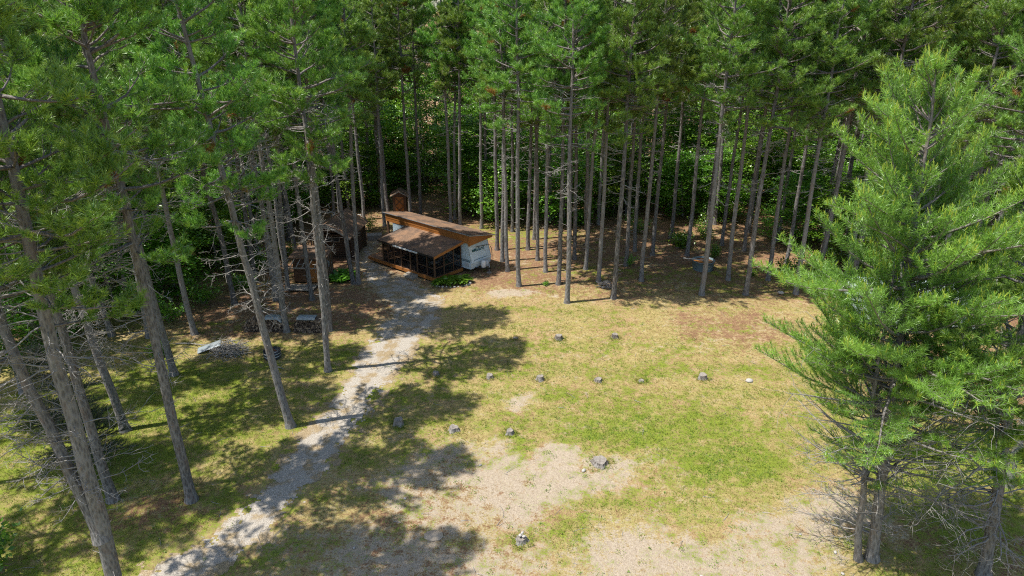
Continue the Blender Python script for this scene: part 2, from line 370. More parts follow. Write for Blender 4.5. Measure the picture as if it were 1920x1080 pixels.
# ------------------------------------------------------------------ ground and drive
def axis_lines(lo, hi, step, far):
    a = list(np.arange(lo, hi + 1e-6, step)); s = step; x = lo; left = []
    while x > -far: s *= 1.5; x -= s; left.append(x)
    s = step; x = hi; right = []
    while x < far: s *= 1.5; x += s; right.append(x)
    return np.array(left[::-1] + a + right)
def build_ground():
    xs = axis_lines(-42, 42, 0.3, 2500); ys = axis_lines(12, 76, 0.3, 2500)
    X, Y = np.meshgrid(xs, ys); Z = hground(X, Y)
    nx, ny = len(xs), len(ys)
    i = np.arange(ny - 1)[:, None] * nx; j = np.arange(nx - 1)[None, :]
    q = np.stack([i + j, i + j + 1, i + nx + j + 1, i + nx + j], -1).reshape(-1, 4)
    m = MB(); m.add(np.stack([X, Y, Z], -1).reshape(-1, 3), None, q)
    o = m.obj('ground', M['ground'], smooth=True); o['kind'] = 'structure'
    s, g, l = cover(X.ravel(), Y.ravel())
    for nm, a in (('sand', s), ('green', g), ('litter', l)):
        at = o.data.attributes.new(nm, 'FLOAT', 'POINT'); at.data.foreach_set('value', a.astype(np.float32))
    return o
build_ground()

def build_drive():
    st = 0.11
    xs = np.arange(-19, -2, st); ys = np.arange(17.5, 61.5, st)
    X, Y = np.meshgrid(xs, ys); cx, cy = X[:-1, :-1] + st / 2, Y[:-1, :-1] + st / 2
    d = drive_dist(cx, cy) + 0.22 + (fnoise(cx, cy, 0.6, 2) - 0.5) * 1.9 + (fnoise(cx, cy, 3.0, 9) - 0.5) * 2.0
    keep = d < 0
    nx = len(xs); i = np.arange(len(ys) - 1)[:, None] * nx; j = np.arange(nx - 1)[None, :]
    q = np.stack([i + j, i + j + 1, i + nx + j + 1, i + nx + j], -1)[keep]
    used, inv = np.unique(q.ravel(), return_inverse=True)
    x, y = X.ravel()[used], Y.ravel()[used]
    m = MB(); m.add(np.stack([x, y, hground(x, y) + 0.008], -1), None, inv.reshape(-1, 4))
    o = m.obj('gravel_drive', M['gravel'], smooth=True); o['kind'] = 'structure'
    dd_ = -drive_dist(x, y); e = np.clip(1 - dd_ / 0.9, 0, 1) + 0.55 * np.clip(1 - np.abs(dd_ - 1.55) / 0.4, 0, 1) * (y < 44) + 0.4 * sst(y, 39, 45)
    at = o.data.attributes.new('edge', 'FLOAT', 'POINT'); at.data.foreach_set('value', e.astype(np.float32))
build_drive()

# ------------------------------------------------------------------ tree makers
def unit(v): return v / (np.linalg.norm(v, axis=-1, keepdims=True) + 1e-9)

def tufts(mb, pos, axis, rad, val, nn, spread=(0.15, 1.25), width=0.085, seed=0, bend=0.0):
    """bundles of needles: nn slim blades per tuft fanned about its axis"""
    g = np.random.default_rng(seed); T = len(pos)
    pos = np.asarray(pos, float); axis = unit(np.asarray(axis, float)); rad = np.asarray(rad, float)
    ref = np.where(np.abs(axis[:, 2:3]) < 0.9, np.array([[0, 0, 1.]]), np.array([[1., 0, 0]]))
    u = unit(np.cross(axis, ref)); w = np.cross(axis, u)
    th = g.uniform(0, 2 * math.pi, (T, nn)); ph = g.uniform(spread[0], spread[1], (T, nn))
    d = np.cos(ph)[..., None] * axis[:, None] + np.sin(ph)[..., None] * (np.cos(th)[..., None] * u[:, None] + np.sin(th)[..., None] * w[:, None])
    L = rad[:, None] * g.uniform(0.7, 1.1, (T, nn))
    back = -g.uniform(0.0, 0.55, (T, nn)) * rad[:, None]
    p0 = pos[:, None] + axis[:, None] * back[..., None]
    p1 = p0 + d * L[..., None]; p1[..., 2] -= bend * L * g.uniform(0.5, 1.0, (T, nn))
    side = unit(np.cross(d, g.normal(size=(T, nn, 3)))) * (rad[:, None] * width)[..., None]
    v = np.stack([p0 - side * 0.5 + d * L[..., None] * 0.05, p0 + side * 0.5 + d * L[..., None] * 0.05, p1], 2).reshape(-1, 3)
    a = np.repeat(np.clip(np.asarray(val)[:, None] + g.normal(0, 0.06, (T, nn)), 0, np.where(np.asarray(val)[:, None] > 0.99, 1.0, 0.965)).ravel(), 3)
    mb.add(v, np.arange(len(v)).reshape(-1, 3), None, a)

def limb_path(p0, az, el, L, k=6, up=0.3, wob=0.08, g=rng):
    """a branch from p0: azimuth, start elevation, length, upward curve"""
    pts = [np.array(p0, float)]; a, e = az, el
    for i in range(k - 1):
        e += up / (k - 1) + g.normal(0, wob); a += g.normal(0, wob * 1.4)
        pts.append(pts[-1] + (L / (k - 1)) * np.array([math.cos(a) * math.cos(e), math.sin(a) * math.cos(e), math.sin(e)]))
    return np.array(pts)
def along(path, t):
    f = t * (len(path) - 1); i = min(int(f), len(path) - 2); return path[i] * (1 - (f - i)) + path[i + 1] * (f - i), unit(path[i + 1] - path[i])

def stem_points(Ht, g, k=14, amp=0.12):
    z = np.linspace(0, Ht, k); x = np.cumsum(g.normal(0, amp, k)) * 0.35; y = np.cumsum(g.normal(0, amp, k)) * 0.35
    x -= x[0]; y -= y[0]
    return np.stack([x, y, z], -1)
def stem_at(st, z):
    return np.array([np.interp(z, st[:, 2], st[:, 0]), np.interp(z, st[:, 2], st[:, 1]), z])

def dead_limb(mb, p0, az, L, g, droop=-0.1, r0=0.026, ntw=5):
    p = limb_path(p0, az, g.uniform(-0.35, 0.3), L, 7, droop + g.uniform(0, 0.5), 0.16, g)
    mb.tube(p, np.linspace(r0 * (0.55 + 0.25 * L), 0.006, 7), 4)
    for _ in range(ntw):
        q, d = along(p, g.uniform(0.3, 1.0)); az2 = math.atan2(d[1], d[0]) + g.choice([-1, 1]) * g.uniform(0.4, 1.1)
        l2 = L * g.uniform(0.12, 0.42)
        p2 = limb_path(q, az2, g.uniform(-0.5, 0.5), l2, 4, g.uniform(-0.3, 0.6), 0.2, g)
        mb.tube(p2, np.linspace(0.013, 0.004, 4), 3)
        for _ in range(2):
            q3, d3 = along(p2, g.uniform(0.3, 0.95))
            mb.tube(limb_path(q3, az2 + g.uniform(-1.2, 1.2), g.uniform(-0.6, 0.6), l2 * 0.45, 3, 0.2, 0.2, g), np.linspace(0.008, 0.003, 3), 3)

def red_pine(seed, Ht=25.0, cb=15.0, r0=0.22, Lmax=2.9, ndead=34, dead_lo=8.0, dead_len=2.0, nn=24, side=None, tuft=0.27, whorl=0.62, forks=0, dens=1.0, stub=18, dthick=0.026):
    g = np.random.default_rng(seed)
    st = stem_points(Ht, g); tr = MB()
    rr = r0 * np.power(np.clip(1 - st[:, 2] / (Ht * 1.02), 0, 1), 0.75) + 0.012
    st2 = np.vstack([[st[0] - (0, 0, 0.25)], [st[0]], [stem_at(st, 0.35)], [stem_at(st, 1.0)], st[1:]])
    rr2 = np.concatenate([[r0 * 1.75], [r0 * 1.5], [r0 * 1.15], [r0 * 1.01], rr[1:]])
    tr.tube(st2, rr2, 10)
    P, A, Rd, Va = [], [], [], []
    def clump(path, t0, n, base):
        for t in np.linspace(t0, 1.0, n):
            q, d = along(path, float(t)); P.append(q); A.append(unit(d + np.array([0, 0, 0.55])))
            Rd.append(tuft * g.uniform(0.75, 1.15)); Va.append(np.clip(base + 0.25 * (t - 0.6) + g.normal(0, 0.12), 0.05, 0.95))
    def live_limb(p0, az, el, L, up, thick):
        p = limb_path(p0, az, el, L, 6, up, 0.09, g)
        tr.tube(p, np.linspace(thick, 0.012, 6), 4)
        clump(p, 0.72, max(2, int(3 * dens)), 0.6)
        for k in range(max(2, int(L * 3.1 * dens))):
            t = g.uniform(0.3, 0.98); q, d = along(p, t)
            az2 = math.atan2(d[1], d[0]) + g.choice([-1, 1]) * g.uniform(0.5, 1.2)
            l2 = (0.35 + 0.45 * L * (1 - t)) * g.uniform(0.7, 1.25)
            p2 = limb_path(q, az2, g.uniform(-0.1, 0.4), l2, 3, 0.7, 0.12, g)
            tr.tube(p2, np.linspace(0.016, 0.006, 3), 3)
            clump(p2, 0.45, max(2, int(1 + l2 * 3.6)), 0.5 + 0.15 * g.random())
            if l2 > 0.6:
                q3, d3 = along(p2, 0.55)
                p3 = limb_path(q3, az2 + g.choice([-1, 1]) * 0.9, 0.2, l2 * 0.5, 3, 0.6, 0.1, g)
                clump(p3, 0.6, 2, 0.55)
    z = cb - 1.5
    while z < Ht - 0.5:
        h = (z - cb) / (Ht - cb)
        prof = (1 - max(h, 0)) ** 0.62 * (0.72 + 0.28 * min(1, max(0, h) * 4))
        for k in range(int(g.integers(3, 6)) if h > 0 else int(g.integers(1, 3))):
            L = max(0.45, Lmax * prof * g.uniform(0.5, 1.2))
            live_limb(stem_at(st, z + g.uniform(-0.15, 0.15)), g.uniform(0, 2 * math.pi), 0.02 + 0.75 * max(h, 0) ** 1.5 + g.normal(0, 0.1) - (0.15 if h < 0.2 else 0), L, 0.45, 0.02 + 0.014 * L)
        z += whorl * g.uniform(0.8, 1.2)
    for k in range(forks):
        live_limb(stem_at(st, g.uniform(0.3, 0.5) * Ht), g.uniform(2.0, 4.6), 0.75, Lmax * 1.5, 0.25, 0.09)
    clump(np.array([stem_at(st, Ht - 0.8), stem_at(st, Ht - 0.4), stem_at(st, Ht)]), 0.2, 5, 0.8)
    cr = MB(); Va = np.array(Va); Pa = np.array(P)
    for _ in range(3):
        c_ = Pa[g.integers(len(Pa))]; near_ = np.linalg.norm(Pa - c_, axis=1) < g.uniform(0.2, 0.45); Va[near_] = 1.1
    Rd = np.array(Rd) * (0.75 + 0.5 * g.random(len(Rd)))
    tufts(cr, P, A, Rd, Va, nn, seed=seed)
    dd = MB()
    for k in range(ndead):
        zz = g.uniform(dead_lo, cb + 2.5); az = g.uniform(0, 2 * math.pi) if side is None or g.random() < 0.35 else g.normal(side, 0.8)
        L = dead_len * g.uniform(0.35, 1.15) * (0.55 + 0.45 * (zz - dead_lo) / (cb + 2.5 - dead_lo))
        dead_limb(dd, stem_at(st, zz), az, L, g, r0=dthick, ntw=int(3 + L * 3))
    for k in range(stub):
        zz = g.uniform(1.5, dead_lo + 2); az = g.uniform(0, 6.28)
        p0 = stem_at(st, zz); L = r0 + g.uniform(0.08, 0.5)
        dd.tube(limb_path(p0, az, g.uniform(-0.2, 0.4), L, 3, 0.1, 0.1, g), np.linspace(0.022, 0.008, 3), 4)
    parts = [('trunk', tr.mesh('pine_trunk', M['bark'], True), None), ('crown', cr.mesh('pine_crown', M['needle']), None)]
    if ndead + stub: parts.append(('dead_limbs', dd.mesh('pine_dead_limbs', M['deadwood'], True), 'stuff'))
    return parts

def plume_conifer(seed, Ht, r0, cb, Lmax, mat, tuft=0.16, nn=16, whorl=0.5, peak=0.3, droop=0.0, candles=True, lower_dead=True, twin=None, dens=1.0, per=(5, 8), width=0.075):
    """white pine or spruce: tiers of limbs, each with feathery side sprays"""
    g = np.random.default_rng(seed); tr = MB(); cr = MB(); dd = MB()
    P, A, Rd, Va = [], [], [], []; CP = []
    stems = [(stem_points(Ht, g, 12, 0.1), 1.0)]
    if twin: 
        s2 = stem_points(Ht * 0.72, g, 10, 0.12); s2[:, 0] += np.linspace(twin[0], twin[0] * 0.6, 10); s2[:, 1] += np.linspace(twin[1], twin[1] * 1.4, 10); stems.append((s2, 0.62))
    for st, f in stems:
        h_ = st[-1, 2]; rr = r0 * f * np.power(np.clip(1 - st[:, 2] / (h_ * 1.02), 0, 1), 0.8) + 0.012
        st2 = np.vstack([[st[0] - (0, 0, 0.25)], [st[0] + (0, 0, 0.02)], [stem_at(st, 0.4)], st[1:]]); tr.tube(st2, np.concatenate([[rr[0] * 1.7], [rr[0] * 1.45], [rr[0] * 1.08], rr[1:]]), 10)
        z = cb
        while z < h_ - 0.25:
            h = (z - cb) / (h_ - cb)
            prof = (h / peak) ** 0.5 * 0.35 + 0.65 if h < peak else ((1 - h) / (1 - peak)) ** 0.62
            for k in range(int(g.integers(per[0], per[1]))):
                L = max(0.25, Lmax * f * prof * g.uniform(0.5, 1.2)); az = g.uniform(0, 6.283)
                sparse = lower_dead and h < 0.3 and g.random() < 0.85 - 2 * h
                p = limb_path(stem_at(st, z + g.uniform(-0.12, 0.12)), az, droop + 0.15 + 0.6 * h ** 2 + g.normal(0, 0.07), L, 6, 0.35 + droop, 0.07, g)
                (dd if sparse else tr).tube(p, np.linspace(0.012 + 0.011 * L, 0.007, 6), 4)
                if sparse:
                    for _ in range(5): 
                        q, d = along(p, g.uniform(0.3, 1)); dd.tube(limb_path(q, az + g.choice([-1, 1]) * g.uniform(.4, 1), g.uniform(-.3, .4), L * 0.3, 4, 0.2, 0.15, g), np.linspace(0.01, 0.004, 4), 3)
                    continue
                lv = g.uniform(0.1, 0.45); ns = max(3, int(L * 7.5 * dens * g.uniform(0.6, 1.15)))
                for k2 in range(ns):
                    t = 0.22 + 0.78 * (k2 + g.random()) / ns; q, d = along(p, min(t, 1)); sgn = 1 if k2 % 2 else -1
                    az2 = math.atan2(d[1], d[0]) + sgn * g.uniform(0.55, 0.95)
                    l2 = (0.2 + 0.38 * L * (1 - t)) * g.uniform(0.8, 1.2)
                    p2 = limb_path(q, az2, math.asin(np.clip(d[2], -1, 1)) + g.uniform(-0.05, 0.2), l2, 3, 0.3, 0.08, g)
                    tr.tube(p2, np.linspace(0.008, 0.004, 3), 3)
                    m_ = max(2, int(l2 / (tuft * 0.62)))
                    for t2 in np.linspace(0.25, 1, m_):
                        q2, d2 = along(p2, float(t2)); P.append(q2); A.append(unit(d2 + np.array([0, 0, 0.25]))); Rd.append(tuft * g.uniform(0.8, 1.2))
                        Va.append(np.clip(lv + 0.4 * t2 * t + g.normal(0, 0.1), 0, 0.9))
                    if candles and h > 0.1 and g.random() < 0.3 + 0.5 * h: CP.append((p2[-1], 0.5 + 0.5 * h))
                for t2 in np.linspace(0.6, 1, 4):
                    q2, d2 = along(p, float(t2)); P.append(q2); A.append(d2); Rd.append(tuft); Va.append(0.6)
                if candles: CP.append((p[-1], 1.0))
            z += whorl * g.uniform(0.8, 1.2)
        for t2 in np.linspace(0, 1, 6): P.append(stem_at(st, h_ - 0.5 + 0.5 * t2)); A.append(np.array([0, 0, 1.])); Rd.append(tuft); Va.append(0.7)
        if candles: CP.append((st[-1], 2.0))
    if lower_dead:
        for k in range(30): dead_limb(dd, stem_at(stems[k % len(stems)][0], g.uniform(1.0, cb + 2.5)), g.uniform(0, 6.28), g.uniform(0.8, 3.2), g, ntw=7)
    tufts(cr, P, A, Rd, Va, nn, (0.2, 1.35), width, seed)
    for q, s in CP:
        L = g.uniform(0.16, 0.3) * s; d = unit(np.array([g.normal(0, 0.2), g.normal(0, 0.2), 1.0]))
        cr.tube(np.array([q, q + d * L * 0.6, q + d * L]), [0.016, 0.015, 0.003], 3, a=0.98)
        tufts(cr, [q + d * L * 0.5] * 2, [d] * 2, [0.07] * 2, [0.85, 0.85], 8, (0.2, 0.8), 0.12, int(g.integers(1e6)))
    parts = [('trunk', tr.mesh('conifer_trunk', M['bark_grey'], True), None), ('crown', cr.mesh('conifer_crown', mat), None)]
    if dd.V: parts.append(('dead_limbs', dd.mesh('conifer_dead_limbs', M['deadwood'], True), 'stuff'))
    return parts

def leaves(mb, P, size, g, upness=0.9, vals=None):
    T = len(P); nrm = unit(g.normal(0, 0.55, (T, 3)) + np.array([0, 0, upness]))
    u = unit(np.cross(nrm, g.normal(size=(T, 3)))); w = np.cross(nrm, u); s = size * g.uniform(0.65, 1.25, T)[:, None]
    p = np.asarray(P)
    v = np.stack([p - u * s * 0.5, p + w * s * 0.36 - nrm * s * 0.1, p + u * s * 0.55 - nrm * s * 0.12, p - w * s * 0.36 - nrm * s * 0.1], 1).reshape(-1, 3)
    b = np.arange(T)[:, None] * 4
    tri = np.concatenate([b + np.array([0, 1, 2]), b + np.array([0, 2, 3])])
    a = np.repeat(np.clip(vals if vals is not None else g.random(T), 0, 1), 4); mb.add(v, tri, None, a)

def broadleaf(seed, Ht=12.0, r0=0.12, cb=1.5, rx=2.6, nclump=120, per=46, leaf=0.21):
    g = np.random.default_rng(seed); st = stem_points(Ht * 0.95, g, 10, 0.25); tr = MB()
    rr = r0 * np.clip(1 - st[:, 2] / Ht, 0.05, 1); tr.tube(np.vstack([[st[0] - (0, 0, 0.2)], st]), np.concatenate([[rr[0] * 1.3], rr]), 7)
    P, V = [], []
    for k in range(nclump):
        z = cb + (Ht - cb) * g.random() ** 0.9; h = (z - cb) / (Ht - cb)
        prof = math.sqrt(max(0.04, 1 - (2 * h - 0.9) ** 2 / 1.25)); r = rx * prof * g.uniform(0.35, 1.08); az = g.uniform(0, 6.283)
        p0 = stem_at(st, max(0.4, z - r * 0.45)); c = np.array([p0[0] + r * math.cos(az), p0[1] + r * math.sin(az), z])
        if k % 2 == 0: tr.tube(np.array([p0, (p0 + c) / 2 + (0, 0, 0.12), c]), [0.028, 0.018, 0.006], 4)
        q = c + g.normal(0, 1, (per, 3)) * np.array([0.5, 0.5, 0.13]); P.append(q); V.append(np.clip(g.uniform(0.1, 0.8) + g.normal(0, 0.12, per), 0, 1))
    cr = MB(); leaves(cr, np.concatenate(P), leaf, g, 0.9, np.concatenate(V))
    return [('trunk', tr.mesh('broadleaf_trunk', M['bark_grey'], True), None), ('crown', cr.mesh('broadleaf_crown', M['leaf']), None)]

def bush(seed, Ht=1.4, rx=0.9, n=900, leaf=0.13):
    g = np.random.default_rng(seed); tr = MB(); P = []
    for k in range(9):
        az = g.uniform(0, 6.28); L = Ht * g.uniform(0.7, 1.05)
        p = limb_path((0, 0, -0.1), az, 1.1 + g.normal(0, 0.15), L, 5, -0.2, 0.1, g); tr.tube(p, np.linspace(0.02, 0.006, 5), 4)
        for _ in range(n // 9):
            q, d = along(p, g.uniform(0.3, 1)); P.append(q + g.normal(0, 0.16 * rx, 3))
    P = np.array(P); P[:, 2] = np.maximum(P[:, 2], 0.03); cr = MB(); leaves(cr, P, leaf, g)
    return [('stem', tr.mesh('bush_stem', M['bark_grey'], True), None), ('foliage', cr.mesh('bush_foliage', M['leaf']), None)]

def place(parts, name, label, cat, x, y, rz=0.0, lean=(0, 0), scale=1.0, group=None, z=None):
    """a new thing whose parts share the given meshes; lean in degrees towards +x and +y"""
    m = Matrix.Rotation(R(lean[0]), 4, 'Y') @ Matrix.Rotation(R(-lean[1]), 4, 'X') @ Matrix.Rotation(rz, 4, 'Z')
    e = thing(name, label, cat, (x, y, H(x, y) if z is None else z), 0, group, scale, m.to_euler())
    for nm, me, kind in parts:
        o = bpy.data.objects.new(nm, me); col.objects.link(o); o.parent = e
        if kind: o['kind'] = kind
    return e

# ------------------------------------------------------------------ buildings: screened porch and roof over the travel trailer
def local(ox, oy, ux, uy): return math.atan2(uy, ux)
RZ = math.atan2(0.644, -0.765)                     # local +x runs back along the trailer, local -y towards the trailer side
# local frame: x = along the porch (0 front corner .. 8 back), y = -t (t grows towards the trailer)
porch = thing('screened_porch', 'dark screened porch and orange-trimmed lean-to roof built over the white trailer', 'porch', (-6.0, 49.4, H(-6, 49.4)), RZ)
def bx(s0, s1, t0, t1, z0, z1): return ((s0, -t1, z0), (s1, -t0, z1))
deck = boxes('deck_frame', M['orange_wood'], porch, bx(0, 8.0, -0.05, 0.0, 0.14, 0.40), bx(-0.05, 0, -0.05, 3.1, 0.14, 0.40), bx(8.0, 8.05, -0.05, 3.1, 0.14, 0.40))
m = MB()
for k in range(22): m.box((0.0, -3.1 + k * 0.141, 0.36), (8.0, -3.1 + k * 0.141 + 0.13, 0.395))
m.obj('decking', M['deck'], porch)
for s in (0.1, 2.6, 5.2, 7.6):
    for t in (0.1, 2.6): boxes('footing', M['grey_wood'], porch, bx(s, s + 0.2, t, t + 0.2, -0.2, 0.14))
def zroof(t): return 2.36 + 0.135 * t
for s in (0.02, 0.85, 1.95, 2.75, 3.85, 4.7, 5.5, 6.1):
    w = 0.11 if s in (0.02, 1.95, 2.75, 6.1) else 0.06
    boxes('post', M['brown_wood'], porch, bx(s, s + w, 0.02, 0.02 + w, 0.395, zroof(0) - 0.1))
for t in (1.05, 2.1, 2.95):
    boxes('post', M['brown_wood'], porch, bx(0.02, 0.09, t, t + 0.06, 0.395, zroof(t) - 0.1))
    boxes('post', M['brown_wood'], porch, bx(6.12, 6.19, t, t + 0.06, 0.395, zroof(t) - 0.1))
for a, b in ((0.13, 0.85), (0.91, 1.95), (2.86, 3.85), (3.91, 4.7), (4.76, 5.5), (5.56, 6.1)):
    boxes('rail', M['brown_wood'], porch, bx(a, b, 0.03, 0.08, 1.12, 1.18))
    boxes('screen', M['screen'], porch, bx(a, b, 0.085, 0.087, 0.42, zroof(0) - 0.1))
boxes('screen', M['screen'], porch, bx(2.06, 2.75, 0.085, 0.087, 0.42, zroof(0) - 0.1))
boxes('rail', M['brown_wood'], porch, bx(0.03, 0.08, 0.13, 2.95, 1.12, 1.18)); boxes('rail', M['brown_wood'], porch, bx(6.13, 6.18, 0.13, 2.95, 1.12, 1.18))
boxes('screen', M['screen'], porch, bx(0.085, 0.087, 0.13, 2.95, 0.42, 2.3)); boxes('screen', M['screen'], porch, bx(6.135, 6.137, 0.13, 2.95, 0.42, 2.3))
door = boxes('screen_door', M['brown_wood'], porch, bx(2.08, 2.14, 0.10, 0.14, 0.42, 2.2), bx(2.67, 2.73, 0.10, 0.14, 0.42, 2.2), bx(2.14, 2.67, 0.10, 0.14, 0.42, 0.55), bx(2.14, 2.67, 0.10, 0.14, 1.15, 1.27), bx(2.14, 2.67, 0.10, 0.14, 2.1, 2.2))
def sloped(name, mat, parent, s0, s1, t0, z0, t1, z1, th):
    mb = MB(); v = [(s0,-t0,z0),(s1,-t0,z0),(s1,-t1,z1),(s0,-t1,z1)]; v += [(a, b, c - th) for a, b, c in v]
    mb.add(v, None, [(3,2,1,0),(4,5,6,7),(0,1,5,4),(1,2,6,5),(2,3,7,6),(3,0,4,7)]); return mb.obj(name, mat, parent)
proof = sloped('porch_roof', M['roof'], porch, -0.28, 6.35, -0.3, zroof(-0.3), 3.0, zroof(3.0), 0.06)
sloped('eave_board', M['black'], porch, -0.28, 6.35, -0.325, zroof(-0.3) - 0.01, -0.302, zroof(-0.3) - 0.01, 0.15)
sloped('barge_board', M['orange_wood'], porch, -0.33, -0.283, -0.3, zroof(-0.3) - 0.015, 3.0, zroof(3) - 0.015, 0.2)
boxes('gutter', M['plastic_white'], porch, bx(1.5, 4.3, -0.42, -0.33, 2.20, 2.29))
boxes('ceiling_beam', M['brown_wood'], porch, bx(0.0, 6.2, 0.02, 0.12, zroof(0) - 0.2, zroof(0) - 0.09))
# the big shed roof over the trailer
sloped('trailer_roof_cover', M['roof'], porch, -1.2, 9.3, 2.8, 3.42, 5.75, 2.82, 0.07)
sloped('drip_edge', M['metal'], porch, -1.235, -1.203, 2.8, 3.43, 5.75, 2.83, 0.05)
sloped('drip_edge', M['metal'], porch, -1.2, 9.3, 2.765, 3.43, 2.797, 3.43, 0.05)
for s_ in (-1.05, 8.9):   # tapered orange gable ends above the trailer
    m = MB()
    v = [(s_, -2.95, 2.52), (s_, -5.6, 2.62), (s_, -5.6, 2.80), (s_, -2.95, 3.32)]; v += [(a + 0.05, b, c) for a, b, c in v]
    m.add(v, None, [(0,1,2,3),(7,6,5,4),(0,4,5,1),(1,5,6,2),(2,6,7,3),(3,7,4,0)])
    m.obj('gable_board', M['orange_wood'], porch)
boxes('fascia_board', M['orange_wood'], porch, bx(-1.05, 9.0, 2.88, 2.94, 2.96, 3.34)); boxes('fascia_board', M['orange_wood'], porch, bx(-1.05, 9.0, 2.90, 2.95, 2.66, 2.955))
boxes('corner_board', M['orange_wood'], porch, bx(-1.10, -0.92, 2.84, 2.90, 2.5, 3.33))
boxes('roof_post', M['brown_wood'], porch, bx(8.8, 8.95, 2.95, 3.1, 0, 2.7)); boxes('roof_post', M['brown_wood'], porch, bx(8.8, 8.95, 5.5, 5.65, 0, 2.66)); boxes('roof_post', M['brown_wood'], porch, bx(2.5, 2.62, 5.52, 5.64, 0, 2.66))
m = MB()
for k in range(2): m.box(*bx(1.9, 3.0, -0.35 - 0.3 * k, -0.06 - 0.3 * k, -0.1, 0.26 - 0.13 * k))
m.obj('step', M['grey_wood'], porch)

def trailer_body(parent, L, W, z0, z1, rake, mats, ribs=True):
    """x from 0 (front) back to L; y from 0 to -W; raked front"""
    mb = MB(); prof = [(0.30, z0), (0.0, z0 + 0.42), (0.06, z0 + 1.0), (rake, z1), (L - 0.25, z1), (L, z1 - 0.35), (L - 0.1, z0)]
    n = len(prof); v = [(x, 0, z) for x, z in prof] + [(x, -W, z) for x, z in prof]
    q = [(k, (k + 1) % n, n + (k + 1) % n, n + k) for k in range(n)]
    mb.add(v, None, q); c0 = [(0, n - 1 - 0, 0)]
    tri = [(0, k + 1, k) for k in range(1, n - 1)] + [(n, n + k, n + k + 1) for k in range(1, n - 1)]
    mb.T.append(np.array(tri)); 
    b = mb.obj('body', mats, parent)
    return b

tr = thing('travel_trailer', 'white travel trailer with teal lettering parked under the orange-trimmed roof', 'trailer', (-6.0, 49.4, H(-6, 49.4)), RZ)
def tb(s0, s1, t0, t1, z0, z1): return ((s0, -t1, z0), (s1, -t0, z1))
m = MB(); L, W, T0 = 9.2, 2.35, 3.14
prof = [(-0.86, 0.42), (-0.98, 0.95), (-0.95, 1.05), (-0.50, 2.60), (8.0, 2.60), (8.25, 2.3), (8.2, 0.42)]
n = len(prof); v = [(x, -T0, z) for x, z in prof] + [(x, -T0 - W, z) for x, z in prof]
m.add(v, [(0, k, k + 1) for k in range(1, n - 1)] + [(n, n + k + 1, n + k) for k in range(1, n - 1)], [((k + 1) % n, k, n + k, n + (k + 1) % n) for k in range(n)])
body = m.obj('body', M['white'], tr)
m = MB()
for k in range(20):      # ribbed aluminium side panels
    z = 0.62 + k * 0.095; xf = -0.93 if z < 1.05 else -0.95 + (z - 1.05) * 0.45 / 1.55
    m.box((xf + 0.03, -T0, z), (8.15 if z < 2.2 else 8.0, -T0 + 0.016, z + 0.06))
m.obj('rib', M['white'], body)
for z, h in ((1.02, 0.05), (1.11, 0.035), (1.18, 0.02)): boxes('stripe', M['blue_stripe'], body, ((-0.86, -T0 + 0.017, z), (8.0, -T0 + 0.022, z + h)))
def facepanel(name, mat, y0, y1, z0, z1, th, par, off=0.0):
    def xf(z): return -0.95 + (z - 1.05) * 0.45 / 1.55 if z > 1.05 else (-0.98 + (z - 0.95) * 0.3 if z > 0.95 else -0.98 + (0.95 - z) * 0.12 / 0.45)
    mb = MB(); a, b = xf(z0) - 0.003 - off, xf(z1) - 0.003 - off
    v = [(a, -T0 - y0, z0), (a, -T0 - y1, z0), (b, -T0 - y1, z1), (b, -T0 - y0, z1)]; v += [(p - th, q, r) for p, q, r in v]
    mb.add(v, None, [(0,1,2,3),(7,6,5,4),(0,4,5,1),(1,5,6,2),(2,6,7,3),(3,7,4,0)]); return mb.obj(name, mat, par)
facepanel('stripe', M['blue_stripe'], 0.35, 1.9, 1.10, 1.14, 0.004, tr)
facepanel('corner_trim', M['metal'], -0.01, 0.04, 1.06, 2.58, 0.012, tr); facepanel('corner_trim', M['metal'], W - 0.04, W + 0.01, 1.06, 2.58, 0.012, tr)
facepanel('marker_light', M['rust'], 0.10, 0.18, 2.40, 2.45, 0.03, tr); facepanel('marker_light', M['rust'], W - 0.18, W - 0.10, 2.40, 2.45, 0.03, tr)
facepanel('hatch_latch', M['black'], 0.12, 0.22, 0.86, 0.90, 0.02, tr)
cu = bpy.data.curves.new('lettering', 'FONT'); cu.body = 'Mallard'; cu.size = 0.40; cu.extrude = 0.004; cu.shear = 0.25; cu.offset = 0.006
to = bpy.data.objects.new('lettering_curve', cu); col.objects.link(to)
dg = bpy.context.evaluated_depsgraph_get(); tm = bpy.data.meshes.new_from_object(to.evaluated_get(dg)); bpy.data.objects.remove(to)
tm.materials.clear(); tm.materials.append(M['teal'])
lt = bpy.data.objects.new('lettering', tm); col.objects.link(lt); lt.parent = tr
zl = 1.74; xl = -0.95 + (zl - 1.05) * 0.45 / 1.55 - 0.012; slope = math.atan2(0.45, 1.55)
